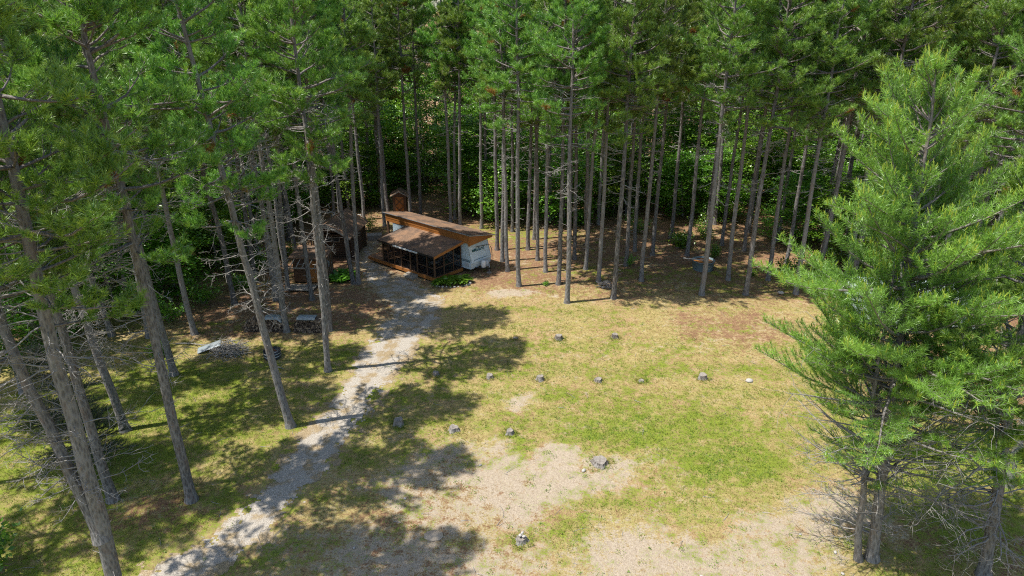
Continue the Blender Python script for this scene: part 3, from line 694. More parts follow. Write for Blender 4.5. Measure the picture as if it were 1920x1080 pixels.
# columns: text x -> -y local, text y -> up the raked face
lt.matrix_local = Matrix(((0, math.sin(slope), -math.cos(slope), xl), (-1, 0, 0, -T0 - 0.52), (0, math.cos(slope), math.sin(slope), zl), (0, 0, 0, 1)))
facepanel('duck_emblem', M['teal'], 0.36, 0.54, 1.78, 1.95, 0.006, tr); facepanel('duck_emblem', M['teal'], 0.50, 0.62, 1.84, 1.92, 0.007, tr)
tubes('antenna_pole', M['black'], tr, (np.array([(-0.78, -T0 - 0.75, 2.12), (-0.82, -T0 - 1.3, 2.08), (-0.85, -T0 - 1.9, 2.03), (-0.9, -T0 - 2.25, 1.95), (-0.98, -T0 - 2.42, 1.6), (-1.0, -T0 - 2.44, 1.0), (-1.0, -T0 - 2.44, 0.45)]), 0.028))
lp = tubes('propane_cover', M['plastic_white'], tr, (np.array([(-1.35, -T0 - 1.0, 0.45), (-1.35, -T0 - 1.0, 0.5), (-1.35, -T0 - 1.0, 1.0), (-1.35, -T0 - 1.0, 1.06)]), np.array([0.16, 0.20, 0.21, 0.13])), n=12)
tubes('propane_cover', M['offwhite'], tr, (np.array([(-1.33, -T0 - 1.42, 0.45), (-1.33, -T0 - 1.42, 0.5), (-1.33, -T0 - 1.42, 0.92), (-1.33, -T0 - 1.42, 0.98)]), np.array([0.14, 0.17, 0.17, 0.1])), n=12)
tubes('tongue', M['black'], tr, (np.array([(-0.8, -T0 - 0.45, 0.46), (-1.95, -T0 - W / 2, 0.46)]), 0.05), (np.array([(-0.8, -T0 - W + 0.45, 0.46), (-1.95, -T0 - W / 2, 0.46)]), 0.05), n=6)
tubes('tongue_jack', M['metal'], tr, (np.array([(-1.8, -T0 - W / 2, 0.0), (-1.8, -T0 - W / 2, 0.85)]), 0.035), n=8)
boxes('hitch_block', M['grey_wood'], tr, tb(-1.95, -1.65, T0 + W / 2 - 0.15, T0 + W / 2 + 0.15, -0.1, 0.12))
boxes('chassis', M['black'], tr, tb(-0.6, 8.0, T0 + 0.2, T0 + W - 0.2, 0.30, 0.417))
for s_ in (3.4, 4.3):
    for t_ in (T0 + 0.1, T0 + W - 0.32):
        w_ = tubes('wheel', M['black'], tr, (np.array([(s_, -t_, 0.33), (s_, -t_ - 0.22, 0.33)]), 0.34), n=18)
        tubes('rim', M['metal'], w_, (np.array([(s_, -t_ + 0.01, 0.33), (s_, -t_ - 0.23, 0.33)]), 0.2), n=14)
def window(par, s0, s1, z0, z1):
    f = boxes('window', M['black'], par, ((s0, -T0 + 0.017, z0), (s1, -T0 + 0.05, z1)))
    mid = (s0 + s1) / 2; zm = (z0 + z1) / 2
    for a, b in ((s0 + 0.04, mid - 0.02), (mid + 0.02, s1 - 0.04)):
        for c, d in ((z0 + 0.04, zm - 0.015), (zm + 0.015, z1 - 0.04)): boxes('pane', M['glass'], f, ((a, -T0 + 0.05, c), (b, -T0 + 0.056, d)))
window(tr, 0.15, 0.85, 1.45, 2.2); window(tr, 3.1, 4.2, 1.4, 2.1); window(tr, 6.6, 7.4, 1.5, 2.1)
dr = boxes('door', M['offwhite'], tr, ((1.55, -T0 + 0.017, 0.6), (2.25, -T0 + 0.05, 2.42))); boxes('door_window', M['glass'], dr, ((1.68, -T0 + 0.05, 1.6), (2.12, -T0 + 0.056, 2.25)))
boxes('hatch', M['offwhite'], tr, ((-0.72, -T0 + 0.017, 0.62), (-0.28, -T0 + 0.03, 0.95)))
# corrugated sheet closing the back of the trailer side
m = MB()
for k in range(14): m.tube(np.array([(6.45 + k * 0.13, -2.98, 0.5), (6.45 + k * 0.13, -2.98, 2.6)]), 0.055, 6, True)
tag(m.obj('corrugated_panel', M['white']), 'pale corrugated sheet standing against the trailer side beyond the porch', 'panel')
o = bpy.data.objects['corrugated_panel']; o.location = (-6.0, 49.4, H(-6, 49.4)); o.rotation_euler = (0, 0, RZ)

# porch furniture
def wpt(s, t, z=0.0):
    c, d = math.cos(RZ), math.sin(RZ); return (-6.0 + s * c + t * d, 49.4 + s * d - t * c, z + H(-6, 49.4))
tp = thing('patio_table', 'small round table inside the screened porch', 'table', wpt(1.4, 1.3, 0.395))
tubes('table_top', M['plastic_white'], tp, (np.array([(0, 0, 0.70), (0, 0, 0.73)]), 0.5), n=20)
for k in range(4):
    a = k * math.pi / 2; tubes('leg', M['metal'], tp, (np.array([(0.42 * math.cos(a), 0.42 * math.sin(a), 0), (0.3 * math.cos(a), 0.3 * math.sin(a), 0.7)]), 0.02), n=6)
def lawn_chair(name, label, mat, loc, rz, group=None):
    c = thing(name, label, 'chair', loc, rz, group)
    boxes('seat', mat, c, ((-0.25, -0.25, 0.40), (0.25, 0.25, 0.44)))
    boxes('backrest', mat, c, ((-0.25, 0, 0), (0.25, 0.04, 0.55), Matrix.Translation((0, 0.25, 0.44)) @ Matrix.Rotation(R(-14), 4, 'X')))
    for sx in (-1, 1):
        boxes('armrest', mat, c, ((sx * 0.27 - 0.03, -0.25, 0.62), (sx * 0.27 + 0.03, 0.28, 0.65)))
        for sy in (-0.22, 0.22): boxes('leg', mat, c, ((sx * 0.25 - 0.025, sy - 0.025, 0), (sx * 0.25 + 0.025, sy + 0.025, 0.62 if sy < 0 else 0.44)))
    return c
lawn_chair('lawn_chair', 'green plastic chair inside the screened porch by the trailer', M['green_plastic'], wpt(0.7, 2.1, 0.395), RZ + 0.4)
lawn_chair('lawn_chair', 'green plastic chair beside the round table in the porch', M['green_plastic'], wpt(2.4, 1.6, 0.395), RZ - 1.9)
lawn_chair('lawn_chair', 'white plastic chair standing on needle litter behind the log cabin', M['plastic_white'], (-18.1, 67.0, H(-18, 67)), 2.4)
lawn_chair('lawn_chair', 'white plastic chair by the pine trunk at the cabin corner', M['plastic_white'], (-15.5, 66.3, H(-15.5, 66.3)), 1.5)

# ------------------------------------------------------------------ log cabin, shed, outhouse
def gable(name, mat, parent, x0, x1, y0, y1, ze, zr, oh, th):
    """ridge along y; roof slabs with overhang"""
    xm = (x0 + x1) / 2; out = []
    for sx, xe in ((-1, x0 - oh), (1, x1 + oh)):
        sl = (zr - ze) / (xm - x0); zz = ze - oh * sl
        mb = MB(); v = [(xm, y0, zr), (xe, y0, zz), (xe, y1, zz), (xm, y1, zr)]; v += [(a, b, c - th) for a, b, c in v]
        q = [(0,1,2,3),(7,6,5,4),(0,4,5,1),(1,5,6,2),(2,6,7,3),(3,7,4,0)]
        if sx > 0: q = [f[::-1] for f in q]
        mb.add(v, None, q); out.append(mb.obj(name, mat, parent))
    return out
cab = thing('log_cabin', 'small dark log cabin with needle-covered gable roof behind the plank shed', 'cabin', (-15.35, 54.4, H(-15, 54)), R(-6))
def logs(par, x0, x1, y0, y1, zt, side):
    for k in range(int(zt / 0.2)):
        z = 0.1 + k * 0.2
        if side == 'front': p = np.array([(x0 - 0.15, y0, z), (x1 + 0.15, y0, z)])
        elif side == 'back': p = np.array([(x0 - 0.15, y1, z), (x1 + 0.15, y1, z)])
        elif side == 'left': p = np.array([(x0, y0 - 0.15, z + 0.1), (x0, y1 + 0.15, z + 0.1)])
        else: p = np.array([(x1, y0 - 0.15, z + 0.1), (x1, y1 + 0.15, z + 0.1)])
        tubes('log', M['log_wood'], par, (p, 0.11), n=8)
for sd in ('front', 'back', 'left', 'right'): logs(cab, -1.6, 1.6, 0.9, 4.4, 2.3, sd)
m = MB(); m.add([(-1.6, 0.9, 2.3), (1.6, 0.9, 2.3), (0, 0.9, 3.2), (-1.6, 0.98, 2.3), (1.6, 0.98, 2.3), (0, 0.98, 3.2)], [(0,1,2),(5,4,3)], [(0,3,4,1),(1,4,5,2),(2,5,3,0)]); m.obj('gable_wall', M['log_wood'], cab)
m = MB(); m.add([(-1.6, 4.36, 2.3), (1.6, 4.36, 2.3), (0, 4.36, 3.2), (-1.6, 4.44, 2.3), (1.6, 4.44, 2.3), (0, 4.44, 3.2)], [(0,1,2),(5,4,3)], [(0,3,4,1),(1,4,5,2),(2,5,3,0)]); m.obj('gable_wall', M['log_wood'], cab)
gable('roof', M['roof'], cab, -1.6, 1.6, -0.2, 4.9, 2.42, 3.35, 0.35, 0.08)
gable('barge_board', M['grey_wood'], cab, -1.6, 1.6, -0.25, -0.205, 2.44, 3.37, 0.35, 0.16)
for s_ in (-0.35, 0.35):
    f = boxes('window', M['grey_wood'], cab, ((s_ - 0.3, 0.74, 1.55), (s_ + 0.3, 0.79, 1.95))); boxes('pane', M['glass'], f, ((s_ - 0.26, 0.73, 1.59), (s_ + 0.26, 0.74, 1.91)))
for s_ in (-1.5, 1.5): tubes('porch_post', M['log_wood'], cab, (np.array([(s_, -0.1, 0), (s_, -0.1, 2.35)]), 0.08))
boxes('porch_floor', M['deck'], cab, ((-1.7, -0.2, 0.02), (1.7, 0.78, 0.15)))

shed = thing('plank_shed', 'small brown plank shed with a slatted front awning and flat needle-covered roof', 'shed', (-15.75, 49.5, H(-15.7, 49.5)), R(-4))
m = MB()
for k in range(12): 
    z = 0.1 + k * 0.16; boxes('plank', M['brown_wood'], shed, ((-1.25, 0.0, z), (1.2, 0.03, z + 0.15))); boxes('plank', M['brown_wood'], shed, ((1.203, 0.0, z), (1.233, 2.1, z + 0.15)))
boxes('wall', M['log_wood'], shed, ((-1.25, 0.035, 0.08), (1.2, 2.1, 2.0)))
m = MB(); v = [(-1.5, -0.15, 2.12), (1.45, -0.15, 2.12), (1.45, 2.3, 2.32), (-1.5, 2.3, 2.32)]; v += [(a, b, c - 0.07) for a, b, c in v]
m.add(v, None, [(0,1,2,3),(7,6,5,4),(0,4,5,1),(1,5,6,2),(2,6,7,3),(3,7,4,0)]); m.obj('roof', M['roof'], shed)
for k in range(7): boxes('awning_slat', M['grey_wood'], shed, ((-0.03, 0, -0.03), (0.03, 1.15, 0.03), Matrix.Translation((-1.5 + k * 0.47, -1.1, 1.72)) @ Matrix.Rotation(R(16), 4, 'X')))
boxes('awning_beam', M['grey_wood'], shed, ((-1.6, -1.13, 1.62), (1.45, -1.05, 1.70)))
for s_ in (-1.5, 1.36): boxes('awning_post', M['grey_wood'], shed, ((s_, -1.13, 0), (s_ + 0.08, -1.05, 1.62)))
for a in range(5):   # lattice on the side wall
    boxes('lattice', M['grey_wood'], shed, ((1.236, 0, -0.02), (1.25, 0.04, 1.9), Matrix.Translation((0, 0.2 + a * 0.4, 0.1)) @ Matrix.Rotation(R(8), 4, 'X')))
dr = boxes('door', M['orange_wood'], shed, ((-0.25, -0.035, 0.1), (0.6, -0.003, 1.85))); boxes('handle', M['metal'], dr, ((0.5, -0.07, 0.95), (0.54, -0.036, 1.08)))
plat = thing('plank_platform', 'low grey plank platform in front of the brown shed', 'platform', (-15.9, 48.2, H(-15.9, 48.2)), R(-4))
for k in range(6): boxes('plank', M['grey_wood'], plat, ((-1.2, -0.6 + k * 0.2, 0.16), (0.9, -0.42 + k * 0.2, 0.2)))
for s_ in (-1.0, 0.0, 0.75): boxes('joist', M['log_wood'], plat, ((s_, -0.6, -0.05), (s_ + 0.09, 0.58, 0.158)))
cd = MB(); cd.tube(np.array([(0, 0, 0), (0.04, 0, -0.25), (0.0, 0.01, -0.5), (0.06, 0, -0.55), (0.1, 0, -0.28), (0.06, 0, -0.02)]), 0.018, 6, True)
o = tag(cd.obj('rope_coil', M['tarp'], smooth=True), 'pale blue rope hanging on the lattice side of the shed', 'rope'); o.location = (-14.35, 49.9, 1.75)

oh = thing('outhouse', 'narrow dark brown outhouse with a crossed door and peaked roof at the forest edge', 'outhouse', (-11.6, 68.4, H(-11.6, 68.4)), R(4))
boxes('wall', M['brown_wood'], oh, ((-0.68, 0.04, 0), (0.68, 1.3, 2.15)))
m = MB(); m.add([(-0.68, 0.04, 2.15), (0.68, 0.04, 2.15), (0, 0.04, 2.52), (-0.68, 0.1, 2.15), (0.68, 0.1, 2.15), (0, 0.1, 2.52)], [(0,1,2),(5,4,3)], [(0,3,4,1),(1,4,5,2),(2,5,3,0)]); m.obj('gable_wall', M['brown_wood'], oh)
gable('roof', M['roof'], oh, -0.7, 0.7, -0.25, 1.5, 2.2, 2.6, 0.22, 0.06); gable('barge_board', M['grey_wood'], oh, -0.7, 0.7, -0.3, -0.252, 2.22, 2.62, 0.22, 0.1)
d = boxes('door', M['orange_wood'], oh, ((-0.42, 0.0, 0.08), (0.42, 0.037, 1.95)))
for a in (-1, 1):
    for zc in (0.55, 1.45): boxes('cross_brace', M['brown_wood'], d, ((-0.54, -0.025, -0.04), (0.54, 0.0 - 0.002 * (a + 2), 0.04), Matrix.Translation((0, -0.002 * (a + 1), zc)) @ Matrix.Rotation(a * R(44), 4, 'Y')))

# ------------------------------------------------------------------ second trailer, half hidden behind the white pine
t2 = thing('camper_trailer', 'pale grey camper trailer half hidden behind the bright green pine', 'trailer', (22.6, 41.8, H(22, 42)), R(-10))
m = MB(); prof = [(0.25, 0.5), (0.0, 1.1), (0.5, 2.75), (7.6, 2.75), (8.0, 2.3), (7.9, 0.5)]; n = len(prof)
v = [(x, 0, z) for x, z in prof] + [(x, 2.4, z) for x, z in prof]
m.add(v, [(0, k, k + 1) for k in range(1, n - 1)] + [(n, n + k + 1, n + k) for k in range(1, n - 1)], [((k + 1) % n, k, n + k, n + (k + 1) % n) for k in range(n)]); b2 = m.obj('body', M['white'], t2)
for s_ in (1.2, 3.4, 5.8):
    f = boxes('window', M['black'], t2, ((s_, -0.03, 1.5), (s_ + 1.0, -0.002, 2.1))); boxes('pane', M['glass'], f, ((s_ + 0.05, -0.036, 1.55), (s_ + 0.95, -0.031, 2.05)))
boxes('door', M['offwhite'], t2, ((4.7, -0.03, 0.6), (5.4, -0.002, 2.4))); boxes('stripe', M['blue_stripe'], t2, ((0.25, -0.008, 1.05), (7.9, -0.002, 1.2)))
for s_ in (3.6, 4.5):
    w_ = tubes('wheel', M['black'], t2, (np.array([(s_, 0.02, 0.33), (s_, 0.24, 0.33)]), 0.34), n=18); tubes('rim', M['metal'], w_, (np.array([(s_, 0.01, 0.33), (s_, 0.25, 0.33)]), 0.2), n=12)
    tubes('wheel', M['black'], t2, (np.array([(s_, 2.16, 0.33), (s_, 2.38, 0.33)]), 0.34), n=18)
boxes('roof_vent', M['offwhite'], t2, ((2.4, 0.9, 2.752), (2.9, 1.4, 2.87))); boxes('roof_vent', M['offwhite'], t2, ((5.4, 0.9, 2.752), (5.9, 1.4, 2.87)))
tubes('tongue', M['black'], t2, (np.array([(0.4, 0.5, 0.46), (-1.0, 1.2, 0.46)]), 0.05), (np.array([(0.4, 1.9, 0.46), (-1.0, 1.2, 0.46)]), 0.05), n=6)
tubes('tongue_jack', M['metal'], t2, (np.array([(-0.9, 1.2, -0.05), (-0.9, 1.2, 0.8)]), 0.035), n=8)

# ------------------------------------------------------------------ pines
inner = [red_pine(100 + k, 25 + uni(-1, 1.5), 13.6 + uni(-0.8, 0.8), 0.165, 3.0, 26, 8.0, 1.8, 22, dens=1.35, tuft=0.3) for k in range(5)]
edge = [red_pine(200 + k, 25 + uni(-1, 1.5), 13.4 + uni(-0.8, 0.5), 0.18, 4.3, 40, 7.5, 2.4, 26, dens=1.2, tuft=0.28) for k in range(4)]
leftp = [red_pine(300 + k, 25.5 + uni(-1, 1), 12.8, 0.205, 4.2, 62, 6.0, 2.9, 27, side=(3.6, 0.2, 4.4)[k], dens=1.3, tuft=0.27, whorl=0.66) for k in range(3)]

LEFT = [('B',-13.99,24.04,0.2,'leftp',0,'tall pine between the forked pine and the gravel drive'),
 ('T3',-17.42,24.04,-0.5,'leftp',1,'thick pine trunk standing just behind the forked pine'),
 ('C',-19.71,29.4,-4.2,'leftp',2,'leaning pine beside the small dark spruce'),
 ('D',-19.83,35.12,-2.1,'leftp',0,'pine with many bare twigs left of the brush pile'),
 ('E',-20.94,40.49,-1.3,'edge',0,'pine beside the fallen bare branch at the needle litter edge'),
 ('I',-20.17,45.47,-3.4,'edge',1,'slightly leaning pine in front of the leafy thicket'),
 ('F',-11.4,29.78,-4.9,'leftp',1,'leaning lone pine at the grassy edge of the gravel drive'),
 ('H',-14.98,40.89,0.3,'edge',2,'pine growing between the two halves of the firewood stack'),
 ('J',-17.41,46.15,0.2,'inner',0,None), ('K',-14.76,46.25,-1.2,'inner',1,'pine in front of the grey plank platform'), ('L',-17.12,48.2,3.0,'inner',2,'pine at the left corner of the brown shed'),
 ('G',-10.93,35.63,0.0,'edge',3,'straight pine at the bend of the gravel drive beyond the leaning pine'), ('G2',-12.18,41.05,1.0,'edge',0,'pine at the right end of the firewood stack'),
 ('M',-26.27,40.25,-5.0,'edge',1,None), ('N',-23.7,40.02,3.0,'edge',2,None), ('V1',-12.37,49.4,-3.1,'inner',3,'left stem of the close pine pair beside the deck'), ('V2',-11.99,49.4,1.7,'inner',4,'right stem of the close pine pair beside the deck'),
 ('O',-19.45,57.93,-1.4,'inner',3,None), ('P',-16.45,44.71,-3.2,'inner',0,None)]
RIGHT = [(-20.3,50.2),(-18.9,53.3),(-21.6,54.8),(-17.9,59.4),(-20.8,60.5),(-16.6,63.5),(-12.6,64.8)] + [(-0.35,51.95),(0.54,48.74),(2.73,51.71),(2.17,54.47),(3.6,49.07),(4.01,45.66),(5.32,54.73),(6.04,52.31),(6.77,49.62),(7.51,46.45),(9.45,53.18),(10.83,56.92),(10.15,49.84),(12.17,55.81),(14.78,60.67),(-0.81,54.21),(-1.32,57.21),(1.42,57.21),(2.08,60.2),(3.78,66.52),(-2.97,63.82),(-2.56,67.09),(-5.15,65.24),(-5.82,67.09),(-6.18,66.15),(-9.44,68.0),(-10.41,67.6),(6.74,58.37),(5.38,60.67),(14.21,47.16),(17.09,50.18),(17.56,47.26),(20.26,50.18),(21.41,47.47),(22.72,53.18),(15.17,55.81),(18.99,58.67),(20.56,57.21),(30.65,61.31),(-15.09,66.9),(-18.59,68.83),(-17.16,69.63),(-15.48,73.23),(-14.11,71.5),(-13.46,70.04),(-12.9,68.9)]
RLAB = {k + 7: v for k, v in {5: 'pine standing farthest out on the grass in front of the plantation', 1: 'front pine beside the pale ash patch', 9: 'front pine beside the small heap of brush', 29: 'pine with the blue-grey tub behind it', 33: 'last front-row pine before the bright green pine', 0: 'pine just right of the white trailer front'}.items()}
KINDS = {'inner': inner, 'edge': edge, 'leftp': leftp}
PL = 'tall straight pine with a bare trunk in the plantation rows'; PG = 'plantation pines'
def pine_where(x, y):
    if x < -21.9 and y < 64: return 'tall pine rising in front of the dark leafy thicket', 'pines by the leafy thicket'
    if x < -9 and y < 66: return 'pine standing among the cabin and shed', 'pines among the cabins'
    if x < -4: return 'straight pine at the back of the yard behind the cabin, outhouse and trailer roof', 'pines behind the cabins'
    if x > 24: return 'pine crowded behind the camper trailer and the bright green pine', 'pines behind the camper trailer'
    if y < 58: return 'tall pine with a bare straight trunk in the open front rows of the plantation', 'front plantation pines'
    return 'slender pine deep in the plantation in front of the broadleaf trees', 'deep plantation pines'
taken = []
for key, x, y, ln, kd, iv, lab in LEFT:
    fx = {'leftp': 0, 'edge': None, 'inner': None}[kd]
    pl, pg = pine_where(x, y)
    place(KINDS[kd][iv], 'pine_tree', lab or pl, 'tree', x, y, uni(-0.5, 0.5) if kd == 'leftp' else uni(0, 6.28), (ln, uni(-1, 1)), uni(0.97, 1.04), None if lab else pg)
    taken.append((x, y))
for k, (x, y) in enumerate(RIGHT):
    kd = 'edge' if y < 48.5 else 'inner'; kk = KINDS[kd]
    pl, pg = pine_where(x, y)
    place(kk[k % len(kk)], 'pine_tree', RLAB.get(k, pl), 'tree', x, y, uni(0, 6.28), (uni(-1.2, 1.2), uni(-1, 1)), uni(0.93, 1.05), None if k in RLAB else pg)
    taken.append((x, y))

# (see below for the rest of the rows)
# the forked pine: one butt, two stems
fk = thing('pine_tree', 'forked pine with two thick stems rising from one butt, bare dead branches on its left', 'tree', (-14.2, 18.5, H(-14.2, 18.5)))
fa = red_pine(401, 25.5, 12.5, 0.27, 4.0, 70, 5.0, 3.2, 27, side=3.3, dens=1.3); fb = red_pine(402, 19, 8.5, 0.19, 3.6, 55, 2.5, 3.2, 27, side=3.4, stub=4, dens=1.3)
for nm, me, kind in fa:
    o = bpy.data.objects.new(nm, me); col.objects.link(o); o.parent = fk; o.rotation_euler = (0, R(2.0), 0)
    if kind: o['kind'] = kind
for nm, me, kind in fb:
    o = bpy.data.objects.new(nm if nm != 'trunk' else 'second_stem', me); col.objects.link(o); o.parent = fk; o.location = (0.05, -0.05, 3.2); o.rotation_euler = (0, R(-7.5), 0)
    if kind: o['kind'] = kind
taken.append((-14.2, 18.5))

# right: bright white pine with a thin second stem, scrubby red pine next to it, small spruce at the left
wp = plume_conifer(501, 18.6, 0.2, 3.6, 5.0, M['needle_white'], 0.21, 15, 0.48, 0.42, 0.0, True, True, (-0.55, 0.1), 0.85, (5, 8), 0.07)
place(wp, 'white_pine', 'bright yellow-green pine with feathery limbs and upright pale candles', 'tree', 14.1, 20.7, 0.3, (-6, 0))
sp = red_pine(502, 16.5, 7.8, 0.21, 4.4, 80, 1.8, 4.8, 36, side=2.7, dthick=0.04, tuft=0.26, whorl=0.55, forks=4, dens=1.05, stub=10)
place(sp, 'pine_tree', 'scrubby low pine with a crooked forked trunk beside the bright green one', 'tree', 17.9, 19.8, 0, (-6, 0))
place(red_pine(504, 15.5, 6.0, 0.17, 3.9, 30, 3.0, 2.5, 34, tuft=0.26, whorl=0.55, dens=1.15), 'pine_tree', 'bushy young pine behind the scrubby low pine, green almost to its foot', 'tree', 22.3, 25.0, 0.7, (-3, 0))
ss = plume_conifer(503, 8.0, 0.09, 0.5, 2.3, M["needle_spruce"], 0.12, 10, 0.3, 0.12, -0.25, False, False, None, 1.5)
place(ss, 'spruce_tree', 'small dark spruce growing behind the forked pine', 'tree', -19.9, 26.2, 0)
for x, y, lab, v in ((27.5, 27.0, 'tall pine beyond the bushy young pine', 0), (30.5, 30.5, 'tall pine near the front end of the camper trailer', 2), (27.0, 36.5, 'pine standing before the camper trailer side', 1)):
    place([leftp, edge, edge][v][v], 'pine_tree', lab, 'tree', x, y, uni(0, 6.28), (uni(-2, 2), 0), 0.8 + 0.1 * v)
    taken.append((x, y))

# remaining plantation, laid out in rows with gaps
cand = []
for i in range(-22, 26):
    for j in range(0, 22):
        x = i * 3.9 + uni(-0.9, 0.9) + (j % 2) * 1.3; y = 44 + j * 3.1 + uni(-0.8, 0.8)
        if rng.random() < (0.10 if y < 65 else 0.72 if y < 92 else 0.42): continue
        back = y > 57 + max(0, 4 - abs(x - 4) * 0.2); 
        leftf = x < -24 and y > 40 + max(0, (x + 40) * 0.3); rightf = x > 24 and y > 47
        if not (back or leftf or rightf): continue
        if abs(x) > 0.86 * y + 12: continue
        if -20 < x < -9 and y < 66: continue          # cabin yard
        if -13.5 < x < -1 and y < 63: continue         # trailer
        if min((x - a) ** 2 + (y - b) ** 2 for a, b in taken) < 2.4 ** 2: continue
        cand.append((x, y))
for x, y in [(-15.5, 14.3), (-25, 20.5), (-26, 24), (-31, 29), (-27.5, 33), (-33, 36), (-37, 31), (-40, 40), (34, 38), (38, 44), (43, 49), (36, 52), (47, 43), (31, 46)]: cand.append((x + uni(-.5, .5), y + uni(-.5, .5)))
cand.sort(key=lambda c: math.hypot(*c))
near = cand[:215]; far = cand[215:]
for k, (x, y) in enumerate(near):
    kk = edge if (x < -22 and y < 42) or (x > 24 and y < 52) else inner
    pl, pg = pine_where(x, y)
    place(kk[int(rng.integers(len(kk)))], 'pine_tree', pl, 'tree', x, y, uni(0, 6.28), (uni(-1.5, 1.5), uni(-1.5, 1.5)), uni(0.9, 1.08), pg)

# deeper wood, one mass behind the counted trees
def sub_mesh(me):
    n = len(me.vertices); co = np.empty(n * 3, np.float32); me.vertices.foreach_get('co', co)
    a = np.empty(n, np.float32); me.attributes['v'].data.foreach_get('value', a)
    me.calc_loop_triangles(); t = np.empty(len(me.loop_triangles) * 3, np.int32); me.loop_triangles.foreach_get('vertices', t)
    return co.reshape(-1, 3), t.reshape(-1, 3), a
lod = [red_pine(600 + k, 25.5, 14.5, 0.2, 3.0, 0, 8, 1, 6, tuft=0.46, whorl=1.1, dens=0.65, stub=0) for k in range(2)]
lods = []
for p in lod:
    simple_stem = MB(); simple_stem.tube(np.array([(0, 0, -0.2), (0.02, 0.03, 8), (0.05, -0.02, 16), (0, 0, 25.3)]), [0.22, 0.17, 0.11, 0.02], 7)
    lods.append((sub_mesh(simple_stem.mesh('far_stem', M['bark'], True)), sub_mesh(p[1][1])))
mt, mc = MB(), MB()
for x, y in far:
    (tv, tt, ta), (cv, ct, ca) = lods[int(rng.integers(2))]; a = uni(0, 6.28); s = uni(0.92, 1.1)
    rot = np.array([[math.cos(a), -math.sin(a), 0], [math.sin(a), math.cos(a), 0], [0, 0, 1]]) * s; off = np.array([x, y, 0.0])
    mt.add(tv @ rot.T + off, tt, None, ta); mc.add(cv @ rot.T + off, ct, None, ca)
if far:
    fw = thing('far_pine_wood', 'dense mass of pines deep behind the plantation rows', 'forest'); fw['kind'] = 'stuff'
    o = mt.obj('trunks', M['bark'], fw, True, stuff=True); o = mc.obj('crowns', M['needle'], fw, stuff=True)

# ------------------------------------------------------------------ leafy trees and bushes under the pines
bl = [broadleaf(700 + k, 10 + 2.0 * k, 0.11, 0.6, 2.7 + 0.15 * k, 125, 66, 0.22) for k in range(3)]
BL = 'leafy green broadleaf tree filling the dark gaps behind the pine trunks'; BG = 'broadleaf understorey trees'
spots = []
for j, (y0, stp) in enumerate(((67.5, 5.6), (71.5, 4.9), (75.5, 4.6), (80, 4.6), (85.5, 4.6), (92, 5.0))):
    for i in range(-16, 18):
        x = i * stp + uni(-1.7, 1.7); y = y0 + uni(-1.6, 1.6) + (3.0 if -20 < x < -4 else 0)
        if -15.5 < x < -7.5 and y < 76: continue
        if abs(x) < 0.82 * y + 4: spots.append((x, y))
for x, y in [(-25, 47), (-28, 44), (-31, 42), (-29, 50), (-24.5, 53), (-34, 47), (-27, 56), (-32, 54), (-38, 42), (-36, 52), (-24, 61), (-30, 61), (-37, 59), (-25, 66), (-42, 48), (-30, 38), (-35, 36), (28, 55), (33, 54), (38, 57), (26, 60), (44, 54), (34, 62)]: spots.append((x, y))
for k, (x, y) in enumerate(spots):
    lb, gb = (('low dark broadleaf tree in the thicket beside the needle litter', 'thicket trees') if x < -22 and y < 68 else ('broadleaf tree behind the camper trailer', 'broadleaf trees behind the camper') if x > 24 and y < 64 else (BL, BG))
    place(bl[k % 3], 'broadleaf_tree', lb, 'tree', x, y, uni(0, 6.28), (uni(-4, 4), uni(-4, 4)), (uni(0.9, 1.25), uni(0.9, 1.25), uni(0.8, 1.2) * float(np.interp(y, [62, 68, 74, 80, 92], [0.5, 0.62, 0.9, 1.15, 1.55])) if x > -22 or y > 62 else uni(0.45, 0.75)), gb)
bs = [bush(800 + k, 1.1 + 0.5 * k, 1.0) for k in range(3)]
for k, (x, y, s, lab) in enumerate([(15.2, 58.5, 1.7, None), (22.3, 51.0, 1.2, None), (24.5, 49.5, 1.5, None), (19.3, 51.2, 0.7, None), (17.5, 55.5, 0.9, None), (-23.5, 42.5, 1.3, None), (-26, 43.5, 1.6, None), (-29, 40, 1.5, None), (-22.5, 45.5, 1.2, None), (-20.5, 48.5, 1.3, None), (-21, 52, 1.4, None),
        (-13.9, 63.1, 0.9, 'green shrub beside the path behind the log cabin'), (-22, 37.6, 0.9, 'leafy shrub beside the fallen bare branch'), (-20.3, 20.0, 1.6, 'leafy green shrub at the grass near the forked pine'), (9.6, 53.0, 0.6, None), (2.6, 48.9, 0.4, None), (-19.5, 55.5, 1.1, None), (28, 48.5, 1.8, None), (32, 47, 1.8, None), (27, 33, 1.0, None), (12, 62.5, 1.2, None), (7, 65, 1.3, None), (-2, 66.5, 1.1, None), (18, 60.5, 1.3, None)]):
    place(bs[k % 3], 'bush', lab or 'low leafy bush among the pine trunks', 'bush', x, y, uni(0, 6.28), (0, 0), s, None if lab else 'bushes among the pines')

